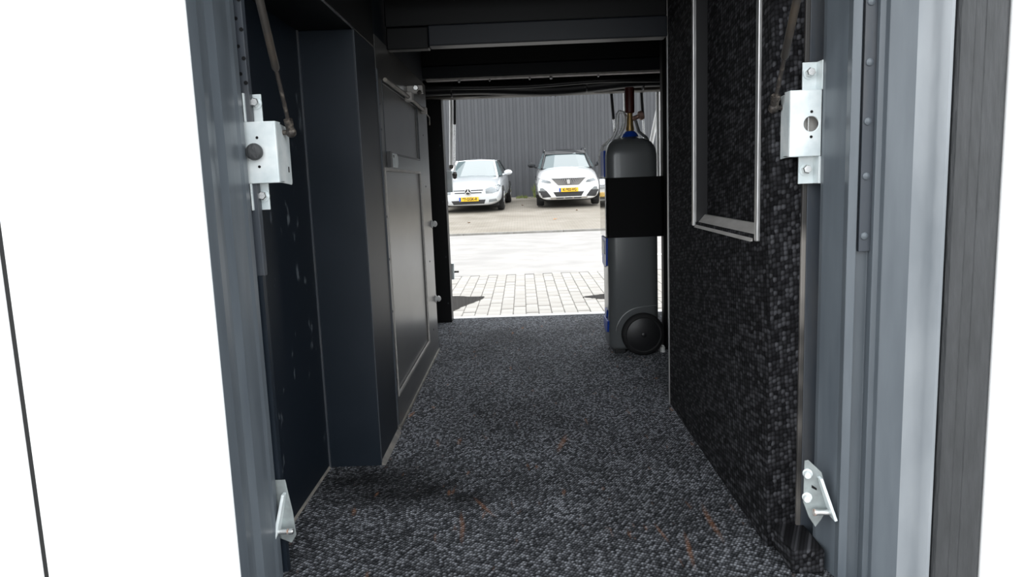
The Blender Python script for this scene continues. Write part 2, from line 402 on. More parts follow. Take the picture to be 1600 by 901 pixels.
# ceiling and its cross beams
bm = NB(); add_box(bm, -0.60, 0.80, 1.10, 3.86, 1.30, 1.36)
ceiling = struct('ceiling', bm, M['dark'])
bm = NB(); add_box(bm, -0.382, 0.437, 1.98, 2.0, 1.22, 1.30); struct('beam', bm, M['black'], ceiling, bevel=0.003)
bm = NB(); add_box(bm, -0.257, 0.437, 2.2, 2.26, 1.104, 1.163); struct('beam', bm, M['beam'], ceiling, bevel=0.004)
bm = NB(); add_box(bm, -0.382, 0.437, 2.206, 2.27, 1.163, 1.30); struct('beam', bm, M['black'], ceiling, bevel=0.004)
bm = NB(); add_box(bm, -0.382, -0.257, 2.215, 2.26, 1.10, 1.163); struct('beam', bm, M['black'], ceiling, bevel=0.004)
bm = NB(); add_box(bm, -0.56, 0.757, 3.18, 3.24, 1.150, 1.203); struct('beam', bm, M['beam'], ceiling, bevel=0.006)
bm = NB(); add_box(bm, -0.56, 0.757, 3.20, 3.26, 1.203, 1.30); struct('beam', bm, M['black'], ceiling)
bm = NB(); add_box(bm, -0.39, 0.757, 3.176, 3.215, 1.140, 1.150); struct('edge_strip', bm, M['alu_dull'], ceiling, bevel=0.002)
for i, (x, r) in enumerate(((-0.25, 0.006), (-0.12, 0.004), (0.05, 0.005), (0.14, 0.007), (0.34, 0.005))):
    bm = NB(); add_hex(bm, (x, 3.19, 1.140), (0, -0.6, -1), r, 0.010); struct('screw', bm, M['alu'], ceiling)

# near doorway: left post, right post, header, seals
def profile_wall(name, pts, t, z0, z1, m, parent=None):
    """sheet profile: polyline in plan (x, y) thickened by t away from the camera side, extruded upwards"""
    off = []
    n = len(pts)
    for i in range(n):
        a = Vector(pts[max(i-1, 0)]); b = Vector(pts[min(i+1, n-1)])
        d = (b - a).normalized(); nn = Vector((-d.y, d.x)); off.append(Vector(pts[i]) + nn*t)
    bm = NB(); add_prism(bm, [tuple(p) for p in pts] + [tuple(p) for p in off[::-1]], 'z', z0, z1)
    return struct(name, bm, m, parent)
bm = NB()
add_prism(bm, [(-0.4765, 1.098), (-0.4735, 1.125), (-0.4765, 1.150), (-0.4765, 1.160), (-0.4700, 1.178), (-0.4685, 1.2),
               (-0.4675, 1.225), (-0.4650, 1.235), (-0.4645, 1.252), (-0.4700, 1.256), (-0.56, 1.256), (-0.56, 1.14), (-0.50, 1.11)], 'z', -0.12, 1.32)
trim3 = struct('trim_3', bm, M['frame'], bevel=0.0015)
bm = NB(); add_box(bm, -0.52, -0.4575, 1.268, 1.284, 0.555, 1.30)
ps = struct('post_strip', bm, M['strip'], trim3, bevel=0.001)
bm = NB(); add_box(bm, -0.52, -0.4600, 1.264, 1.279, -0.06, 0.555); struct('post_strip', bm, M['navy'], trim3)
for z in (0.90, 0.945, 0.99):
    bm = NB(); add_tube(bm, (-0.4685, 1.2690, z), (-0.4685, 1.2672, z), 0.003, n=10); struct('hole', bm, M['black'], trim3)
# rows of holes on the inner flank of the strip
for z in (0.885, 0.925, 0.972, 1.02):
    bm = NB(); add_tube(bm, (-0.4610, 1.2690, z), (-0.4610, 1.2672, z), 0.0035, n=10); struct('hole', bm, M['black'], trim3)

bm = NB(); add_prism(bm, [(-0.4772, 1.150), (-0.4770, 1.160), (-0.4715, 1.1755), (-0.4700, 1.178), (-0.4705, 1.183), (-0.478, 1.19)], 'z', -0.12, 1.32)
struct('pale_ridge', bm, M['ridge'], trim3, smooth=True)  # strip in a paler grey along the ridge of the left post
RP = [(0.5085, 1.262), (0.5085, 1.25), (0.521, 1.197), (0.520, 1.180), (0.5335, 1.177), (0.5365, 1.190), (0.5570, 1.188), (0.5565, 1.170),
      (0.5645, 1.168), (0.5655, 1.157), (0.580, 1.148), (0.5985, 1.1375), (0.603, 1.150)]
bm = NB(); add_prism(bm, RP + [(0.603, 1.275), (0.520, 1.275)], 'z', -0.12, 1.32)
trim4 = struct('trim_4', bm, M['frame'], bevel=0.0012)
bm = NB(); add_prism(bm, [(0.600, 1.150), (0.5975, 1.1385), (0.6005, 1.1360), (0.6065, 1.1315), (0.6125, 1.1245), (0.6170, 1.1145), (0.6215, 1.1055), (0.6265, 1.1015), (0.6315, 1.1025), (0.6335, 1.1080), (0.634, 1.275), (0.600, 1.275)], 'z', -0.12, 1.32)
struct('edge_profile', bm, M['edge'], trim4, smooth=True)  # rounded curl of the right post, its highlight painted in
# perforated bar inside the channel, ending at shoulder height, with bolt heads
bm = NB(); add_box(bm, 0.5385, 0.5570, 1.179, 1.186, 0.570, 1.32, )
bar = struct('bolted_bar', bm, M['strip'], trim4, bevel=0.001)
for z in (0.595, 0.69, 0.775, 0.865, 0.955, 1.04):
    bm = NB(); add_lathe(bm, (0.5465, 1.179, z), (0, -1, 0), [(0, 0.0062), (0.002, 0.0056), (0.0035, 0.003), (0.004, 0)], 14)
    struct('bolt_head', bm, M['frame'], bar, smooth=True)
# inner return and the metal edge trim of the wall carpet
bm = NB(); add_box(bm, 0.5010, 0.5400, 1.300, 1.312, -0.06, 1.30); struct('post_return', bm, M['strip'], trim4, bevel=0.001)
bm = NB(); add_box(bm, 0.4930, 0.5010, 1.300, 1.312, -0.0, 1.30); struct('edge_trim', bm, M['trimdark'], trim4, bevel=0.001)
bm = NB(); add_box(bm, 0.44, 0.4930, 1.306, 1.312, -0.0, 1.30); struct('carpet_edge', bm, M['wallcarpet'], trim4)
bm = NB(); add_box(bm, 0.452, 0.5085, 1.205, 1.311, 0.0005, 0.045); struct('carpet_skirt', bm, M['wallcarpet'], trim4, bevel=0.004)
# black rubber seal beside the white side panel, with shallow ribs
pts = []
for x, y in ((0.6355, 1.104), (0.6385, 1.0975), (0.645, 1.0950), (0.6555, 1.0945), (0.6565, 1.0952), (0.6580, 1.0945), (0.6700, 1.0940), (0.6712, 1.0948), (0.6725, 1.0940), (0.690, 1.0945), (0.7000, 1.0960), (0.7075, 1.1000)):
    pts += [(x, y)]
bm = NB(); add_prism(bm, pts + [(0.7075, 1.15), (0.6345, 1.15)], 'z', -0.14, 1.32)
struct('trim_5', bm, M['rubber'])
bm = NB(); add_box(bm, -0.56, 0.633, 1.10, 1.26, 1.30, 1.42); struct('trim_6', bm, M['frame'], bevel=0.003)

# far doorway: black jambs and lip
bm = NB(); add_box(bm, -0.56, -0.3845, 3.71, 3.80, -0.05, 1.128); trim7 = struct('trim_7', bm, M['black'], bevel=0.003)
bm = NB(); add_box(bm, 0.728, 0.80, 3.71, 3.80, -0.05, 1.128); struct('trim_8', bm, M['black'], bevel=0.003)
bm = NB(); add_box(bm, -0.56, 0.80, 3.70, 3.80, 1.128, 1.30); trim9 = struct('trim_9', bm, M['black'], bevel=0.003)
pts = [(-0.50 + 1.27*i/24, 3.705, 1.131 + 0.0018*math.sin(i*1.7)) for i in range(25)]
bm = NB(); add_path(bm, pts, 0.007, 8); struct('door_seal', bm, M['sealant'], trim9, smooth=True)
for z in (0.10, 0.34, 0.62, 0.9):
    bm = NB(); add_lathe(bm, (-0.400, 3.71, z), (0, -1, 0), [(0, 0.004), (0.002, 0.003), (0.0025, 0)], 10); struct('rivet', bm, M['strip'], trim7)

# outer side panels of the bus, near side (around the doorway) and far side
def side_panels(name, ypl, ysign, left_edge, right_edge):
    bm = NB(); add_box(bm, -5.2, left_edge-0.0005, min(ypl, ypl+ysign*0.12)+0.012*(ysign > 0), max(ypl, ypl+ysign*0.12)-0.012*(ysign < 0), 1.42, 1.46)
    w = struct(name, bm, M['underbody'])
    def pan(x0, x1, z0, z1, m='body', nm='body_panel'):
        bm = NB(); add_box(bm, x0, x1, min(ypl, ypl+ysign*0.03), max(ypl, ypl+ysign*0.03), z0, z1)
        struct(nm, bm, M[m], w, bevel=0.003)
    xs = [left_edge, left_edge-0.317, -2.1, -3.4, -4.7, -5.2]
    for a, b in zip(xs, xs[1:]): pan(b+0.0036, a-0.0036 if a != left_edge else a, -0.14, 1.40)
    for x in xs[1:-1]:  # dark strips added in the panel gaps, standing for the shade inside them
        bm = NB(); add_box(bm, x-0.0035, x+0.0035, *sorted((ypl+ysign*0.002, ypl+ysign*0.03)), -0.135, 1.395); struct('seam_shade', bm, M['underbody'], w)
    xs = [right_edge, 2.1, 3.4, 4.7, 6.2]
    for a, b in zip(xs, xs[1:]): pan(a+0.0025 if a != right_edge else a, b-0.0025, -0.14, 1.40)
    xs = [-5.2, -3.6, -2.0, -0.45, 1.1, 2.7, 4.3, 6.2]
    for a, b in zip(xs, xs[1:]):
        pan(a+0.003, b-0.003, 1.46, 1.95); pan(a+0.004, b-0.004, 1.955, 2.85, 'glass', 'window_pane'); pan(a+0.003, b-0.003, 2.855, 3.1)
    bm = NB()
    yb0, yb1 = sorted((ypl+ysign*0.035, ypl+ysign*0.05))
    add_box(bm, -5.2, left_edge-0.0, yb0, yb1, -0.14, 1.42)
    add_box(bm, right_edge+0.0, 6.2, yb0, yb1, -0.14, 1.42)
    add_box(bm, -5.2, 6.2, yb0, yb1, 1.42, 3.1)
    struct('backing_sheet', bm, M['underbody'], w)
    return w
side_panels('wall_near_side', 1.095, 1, -0.477, 0.7085)
side_panels('wall_far_side', 3.86, -1, -0.56, 0.80)
bm = NB(); add_box(bm, -5.2, 6.2, 1.10, 3.85, 3.1, 3.16); struct('roof', bm, M['body'])
bm = NB(); add_box(bm, -5.2, -0.61, 1.16, 3.80, -0.14, -0.08); add_box(bm, 0.81, 6.2, 1.16, 3.80, -0.14, -0.08)
add_box(bm, -0.61, 0.81, 1.16, 3.80, -0.14, -0.062)
struct('trim_10', bm, M['underbody'])
for i, x in enumerate((-5.2, 6.16)):
    bm = NB(); add_box(bm, x, x+0.04, 1.14, 3.82, -0.14, 3.1); struct(('wall_rear', 'wall_front')[i], bm, M['body'])

# ------------------------------------------------------------------ ground
def gz(y): return -0.30 if y < 14.6 else 0.045*(y-20.7)
bm = NB(); add_box(bm, -40, 40, -40, 5.0, -0.40, -0.302); struct('ground', bm, M['asphalt'])
bm = NB(); add_box(bm, -40, 40, 5.0, 8.03, -0.40, -0.312); pave = struct('pavement', bm, M['joint'])
# pavers: 300 single ones in view, the rest of the strip joined
def brick_bm():
    b = NB(); add_box(b, -0.0475, 0.0475, -0.0975, 0.0975, -0.020, 0.0)
    bmesh.ops.bevel(b, geom=[e for e in b.edges if all(v.co.z > -0.001 for v in e.verts)], offset=0.003, segments=1, affect='EDGES')
    return b
bme = []
for mm in ('brick', 'brick2'):
    b = brick_bm(); bmesh.ops.recalc_face_normals(b, faces=b.faces); me = bpy.data.meshes.new('brick'); b.to_mesh(me); b.free(); me.materials.append(M[mm]); bme.append(me)
rest = NB()
for i in range(-22, 24):
    for j in range(15):
        x = 0.05 + i*0.10; y = 5.10 + j*0.20 + (0.10 if i % 2 else 0)
        if y > 8.0: continue
        dz = random.uniform(-0.003, 0.002)
        if -0.95 < x < 1.12:
            o = bpy.data.objects.new('brick', random.choice(bme)); COL.objects.link(o)
            o.parent = pave; o.location = (x, y, -0.300+dz); o.rotation_euler = (random.uniform(-.012, .012), random.uniform(-.012, .012), random.uniform(-.01, .01))
        else:
            add_box(rest, x-0.0475, x+0.0475, y-0.0975, y+0.0975, -0.32, -0.3+dz)
bm = rest; o = struct('paver_field', bm, M['brick'], pave); o['kind'] = 'stuff'
# road between the pavers and the kerb
bm = NB(); add_box(bm, -40, 40, 8.03, 14.55, -0.40, -0.30); road = struct('road', bm, M['asphalt'])
bm = NB(); add_box(bm, 0.12, 6.0, 9.55, 9.68, -0.30, -0.297); struct('road_marking', bm, M['roadpaint'], road)
# kerb stones
bm = NB(); add_box(bm, -40, 40, 14.55, 14.66, -0.40, -0.31); kerb = struct('kerb', bm, M['joint'])
b = NB(); add_box(b, -0.495, 0.495, -0.05, 0.05, -0.05, 0.0)
bmesh.ops.recalc_face_normals(b, faces=b.faces)
me = bpy.data.meshes.new('kerb_stone'); b.to_mesh(me); b.free(); me.materials.append(M['kerb'])
for i in range(-12, 14):
    o = bpy.data.objects.new('kerb_stone', me); COL.objects.link(o); o.parent = kerb; o.location = (i+0.3, 14.605, -0.262)
# parking bays slope gently up to the building
bm = NB(); vs = [bm.verts.new(p) for p in ((-40, 14.66, gz(14.66)), (40, 14.66, gz(14.66)), (40, 24.6, gz(24.6)), (-40, 24.6, gz(24.6)),
                                         (-40, 14.66, -0.5), (40, 14.66, -0.5), (40, 24.6, -0.5), (-40, 24.6, -0.5))]
for q in ((0, 1, 2, 3), (4, 7, 6, 5), (0, 4, 5, 1), (1, 5, 6, 2), (2, 6, 7, 3), (3, 7, 4, 0)): bm.faces.new([vs[i] for i in q])
struct('parking_area', bm, M['parking'])
bm = NB(); vs = [bm.verts.new(p) for p in ((-40, 24.6, gz(24.6)+.01), (40, 24.6, gz(24.6)+.01), (40, 25.7, gz(25.5)), (-40, 25.7, gz(25.5)),
                                         (-40, 24.6, -0.5), (40, 24.6, -0.5), (40, 25.7, -0.5), (-40, 25.7, -0.5))]
for q in ((0, 1, 2, 3), (4, 7, 6, 5), (0, 4, 5, 1), (1, 5, 6, 2), (2, 6, 7, 3), (3, 7, 4, 0)): bm.faces.new([vs[i] for i in q])
struct('verge_soil', bm, M['parking'])
bm = NB()
for i in range(7000):
    x = random.uniform(-7, 9); y = random.uniform(24.55, 25.4); z = gz(y); h = random.uniform(0.02, 0.07) * (1.6 if y > 25.1 else 1)
    if abs(x-0.5) < 0.3 and y > 24.7: continue
    if math.sin(x*3.1) + math.sin(x*7.7+1) < -1.1: continue
    a = random.uniform(0, math.pi); dx, dy = 0.012*math.cos(a), 0.012*math.sin(a)
    l = (random.uniform(-.02, .02), random.uniform(-.02, .02))
    v = [bm.verts.new((x-dx, y-dy, z)), bm.verts.new((x+dx, y+dy, z)), bm.verts.new((x+l[0], y+l[1], z+h))]; bm.faces.new(v)
g = obj('grass_strip', bm, M['grass'], kind='stuff'); tag(g, 'strip of short green grass growing along the foot of the dark corrugated wall', 'grass')
# a taller weed beside the white car with the black roof
bm = NB()
for i in range(90):
    a = random.uniform(0, 6.28); r = random.uniform(0, 0.10); x = 0.50+r*math.cos(a); y = 25.05+r*math.sin(a)
    h = random.uniform(0.15, 0.5); tx = x+random.uniform(-.14, .14); ty = y+random.uniform(-.1, .1)
    v = [bm.verts.new((x-.012, y, gz(y))), bm.verts.new((x+.012, y, gz(y))), bm.verts.new((tx+.03, ty, gz(y)+h*0.7)), bm.verts.new((tx, ty, gz(y)+h))]
    bm.faces.new(v)
tag(obj('weed', bm, M['grass'], kind='stuff'), 'tuft of green weeds at the wall just left of the white car', 'weed')

# corrugated wall behind the cars: panels of four ribs
def clad_mesh():
    b = NB(); P = 0.24; pr = []
    for k in range(4):
        x = k*P
        pr += [(x, 0.0), (x+0.070, 0.0), (x+0.110, -0.034), (x+0.190, -0.034), (x+0.230, 0.0)]
    pr += [(0.958, 0.0)]
    A = [b.verts.new((p[0], p[1], 0)) for p in pr]; B = [b.verts.new((p[0], p[1], 6.4)) for p in pr]
    C = [b.verts.new((p[0], p[1]+0.004, 0)) for p in pr]; D = [b.verts.new((p[0], p[1]+0.004, 6.4)) for p in pr]
    for i in range(len(pr)-1):
        b.faces.new((A[i], A[i+1], B[i+1], B[i])); b.faces.new((C[i+1], C[i], D[i], D[i+1]))
    bmesh.ops.recalc_face_normals(b, faces=b.faces)
    me = bpy.data.meshes.new('wall_panel'); b.to_mesh(me); b.free(); me.materials.append(M['clad']); return me
bm = NB(); add_box(bm, -17, 18, 25.58, 25.8, -0.3, 6.6); wall_out = struct('wall_outside', bm, M['clad'])
cm = clad_mesh()
for i in range(-17, 18):
    o = bpy.data.objects.new('wall_panel', cm); COL.objects.link(o); o.parent = wall_out; o.location = (i*0.96+0.3, 25.55, 0.20)
bm = NB(); add_box(bm, -17, 18, 25.48, 25.6, 6.6, 6.7); struct('roof_edge', bm, M['black'], wall_out)

# puddles
def puddle(pts, label):
    bm = NB(); n = 40; vs = []
    # smooth closed outline through the points
    m = len(pts)
    for k in range(n):
        t = k/n*m; i = int(t); f = t-i
        p0, p1, p2, p3 = (Vector(pts[(i+d) % m]) for d in (-1, 0, 1, 2))
        p = 0.5*((2*p1)+(p2-p0)*f+(2*p0-5*p1+4*p2-p3)*f*f+(3*p1-p0-3*p2+p3)*f**3)
        vs.append((p.x+random.uniform(-.006, .006), p.y+random.uniform(-.012, .012)))
    add_prism(bm, vs, 'z', -0.318, -0.2965)
    tag(obj('puddle', bm, M['water']), label, 'puddle', None)
puddle([(-0.95, 6.56), (-0.66, 6.56), (-0.50, 6.50), (-0.37, 6.47), (-0.44, 6.20), (-0.52, 5.98), (-0.60, 5.78), (-0.80, 5.85), (-1.0, 6.2)], 'dark puddle on the pavers beside the left jamb of the far doorway')
puddle([(0.50, 6.26), (0.60, 6.34), (0.75, 6.40), (0.95, 6.38), (1.0, 6.2), (0.80, 6.10), (0.66, 6.12), (0.57, 6.17)], 'small dark puddle on the pavers just left of the gas cylinder')

# dry leaves by the parked cars and the road
lf = NB()
vs = [lf.verts.new(p) for p in ((0, -0.05, 0), (0.032, -0.01, 0.008), (0.02, 0.03, 0.012), (0, 0.05, 0.02), (-0.02, 0.03, 0.01), (-0.032, -0.01, 0.014), (0, 0, 0.002))]
for i in range(6): lf.faces.new((vs[i], vs[(i+1) % 6], vs[6]))
lme = bpy.data.meshes.new('leaf'); lf.to_mesh(lme); lf.free(); lme.materials.append(M['leaf'])
for (x, y, l) in ((1.42, 19.2, 'orange leaf lying just in front of the bumper of the white crossover'), (0.0, 21.6, 'dry leaf lying on the tan paving between the two parked cars'),
                  (0.75, 17.0, 'dry leaf lying alone on the tan paving halfway between kerb and white crossover'), (-1.25, 16.9, 'dry leaf lying on the tan paving in front of the saloon, near the kerb')):
    o = bpy.data.objects.new('leaf', lme); COL.objects.link(o); o.location = (x, y, gz(y)+0.002); o.rotation_euler = (0.05, 0.05, random.uniform(0, 6)); o.scale = (1.1,)*3
    tag(o, l, 'leaf', 'fallen leaves on the parking bays')

# ------------------------------------------------------------------ hatch on the left wall
HX = -0.382
h = thing('access_hatch', 'tall grey metal access hatch with two recessed panels on the left wall', 'hatch', (HX, 2.56, 0.0))
H0, H1 = 2.032, 3.075
bm = NB()
U = (2.10, 2.80, 0.80, 0.995); Lw = (2.075, 2.80, 0.098, 0.752)
for a in ((H0, Lw[0], 0.004, 1.11), (2.80, H1, 0.004, 1.11), (Lw[0], 2.80, 0.004, Lw[2]), (Lw[0], 2.80, Lw[3], U[2]), (Lw[0], U[0], U[2], U[3]), (Lw[0], 2.80, U[3], 1.11)):
    add_box(bm, HX-0.010, HX, *a)
obj('hatch_frame', bm, M['hatch'], h)
p = obj('recessed_panel', (lambda b: (add_box(b, HX-0.010, HX-0.006, *U), b)[1])(NB()), M['hatch'], h)
p = obj('recessed_panel', (lambda b: (add_box(b, HX-0.010, HX-0.006, *Lw), b)[1])(NB()), M['hatch'], h)
def rim(R4, w=0.004):
    y0, y1, z0, z1 = R4; b = NB()
    add_box(b, HX-0.004, HX+0.0015, y0-w, y0+w, z0-w, z1+w); add_box(b, HX-0.004, HX+0.0015, y1-w, y1+w, z0-w, z1+w)
    add_box(b, HX-0.004, HX+0.0015, y0+w, y1-w, z0-w, z0+w); add_box(b, HX-0.004, HX+0.0015, y0+w, y1-w, z1-w, z1+w)
    return b
obj('panel_rim', rim(U, 0.003), M['strip'], h); obj('panel_rim', rim(Lw), M['alu_dull'], h)
bm = NB(); add_box(bm, HX-0.002, HX+0.003, 2.030, 2.036, 0.02, 1.02); obj('edge_bead', bm, M['strip'], h)
bm = NB(); add_box(bm, HX-0.001, HX+0.006, 2.038, 2.06, 0.002, 0.012); add_box(bm, HX, HX+0.005, 2.04, 3.07, 0.0015, 0.008); obj('sealant_bead', bm, M['sealant'], h)
for z in (0.15, 0.35, 0.5, 0.62, 0.86, 0.93):
    bm = NB(); add_lathe(bm, (HX, 2.052, z), (1, 0, 0), [(0, 0.004), (0.0015, 0.003), (0.002, 0)], 10); obj('rivet', bm, M['strip'], h)
for z in (0.12, 0.4, 0.7, 0.9):
    bm = NB(); add_lathe(bm, (HX, 2.93, z), (1, 0, 0), [(0, 0.004), (0.0015, 0.003), (0.002, 0)], 10); obj('rivet', bm, M['strip'], h)
# latch plate
bm = NB(); add_prism(bm, [(2.11, 0.760), (2.26, 0.760), (2.27, 0.772), (2.27, 0.793), (2.25, 0.801), (2.11, 0.801)], 'x', HX+0.001, HX+0.006)
t = obj('latch_plate', bm, M['zinc'], h, bevel=0.001)
bm = NB(); add_box(bm, HX+0.001, HX+0.012, 2.105, 2.135, 0.758, 0.803); obj('latch_fold', bm, M['blackplastic'], t)
bm = NB(); add_hex(bm, (HX+0.006, 2.18, 0.79), (1, 0, 0), 0.005, 0.004); obj('bolt', bm, M['steel'], t)

for z, w in ((0.544, 'upper'), (0.228, 'lower')):
    k = thing('door_buffer', 'white round buffer on the back edge of the left wall, %s of two' % w, 'buffer', (HX, 3.05, z), 'white buffers behind the hatch')
    bm = NB(); add_lathe(bm, (HX, 3.05, z), (1, 0, 0), [(0, 0.016), (0.004, 0.016), (0.006, 0.010), (0.010, 0.010)], 18); obj('buffer_base', bm, M['white_plastic'], k, smooth=True)
    bm = NB(); add_lathe(bm, (HX+0.010, 3.05, z), (1, 0, 0), [(0, 0.012), (0.005, 0.013), (0.010, 0.010), (0.013, 0.005), (0.014, 0)], 18); obj('buffer_cap', bm, M['white_plastic'], k, smooth=True)

# pale rod along the top of the hatch with its clips
rd = thing('roof_rod', 'thin pale metal rod running back along the top of the left hatch', 'rod', (HX, 2.1, 0.99))
bm = NB(); add_path(bm, [(HX+0.010, 2.10, 1.000), (HX+0.014, 2.55, 0.998), (HX+0.012, 2.95, 0.992)], 0.006, 8); obj('rod', bm, M['sealant'], rd, smooth=True)
bm = NB(); add_box(bm, HX, HX+0.026, 2.50, 2.54, 0.985, 1.015); obj('clip', bm, M['alu_dull'], rd, bevel=0.003)
bm = NB(); add_box(bm, HX, HX+0.022, 2.90, 2.93, 0.980, 1.005); obj('clip', bm, M['alu_dull'], rd, bevel=0.003)
bm = NB(); add_path(bm, [(HX+0.010, 2.95, 0.992), (HX+0.018, 3.02, 0.975), (HX+0.012, 3.06, 0.95)], 0.003, 6); obj('wire_end', bm, M['sealant'], rd)

# bundle of black hoses and cable under the far beam
hb = thing('hose_bundle', 'bundle of black hoses and cables tied under the ceiling above the far doorway', 'hose', (0.15, 3.45, 1.15))
for k, (y, z, r, ph) in enumerate(((3.34, 1.122, 0.030, 0.0), (3.42, 1.150, 0.022, 1.2), (3.27, 1.125, 0.010, 2.2), (3.47, 1.120, 0.014, 3.0))):
    bm = NB(); add_path(bm, [(-0.50 + 1.20*i/20, y + 0.010*math.sin(i*0.6+ph), z + 0.006*math.sin(i*0.45+ph) - 0.010*math.exp(-((i-11)/4)**2)) for i in range(21)], r, 10)
    obj('hose', bm, M['blackplastic'] if k % 2 == 0 else M['tube'], hb, smooth=True)
for x in (-0.30, 0.02, 0.30, 0.55):
    bm = NB(); add_lathe(bm, (x, 3.34, 1.122), (1, 0, 0), [(0, 0.036), (0.006, 0.036)], 16); obj('cable_tie', bm, M['blackplastic'], hb)
bm = NB()
for i in range(26):
    a = random.uniform(0, 6.28); c = (0.135+random.uniform(-.05, .05), 3.64+random.uniform(-.02, .02), 1.128+random.uniform(-.006, .004))
    add_path(bm, [c, (c[0]+0.03*math.cos(a), c[1]+0.01*math.sin(a), c[2]+random.uniform(-.012, .006))], 0.003, 5)
obj('frayed_tape', bm, M['sealant'], hb, kind='stuff')
rl = thing('roller_bracket', 'small metal bracket with bolts at the left end of the hoses', 'bracket', (-0.37, 2.60, 1.03))
bm = NB(); add_box(bm, -0.393, -0.330, 2.58, 2.60, 1.018, 1.045); obj('plate', bm, M['alu_dull'], rl, bevel=0.002)
bm = NB(); add_hex(bm, (-0.352, 2.58, 1.036), (0, -1, 0), 0.010, 0.010); obj('bolt', bm, M['steel'], rl)
bm = NB(); add_hex(bm, (-0.340, 2.58, 1.022), (0, -1, -0.3), 0.008, 0.014); obj('bolt', bm, M['grime'], rl)

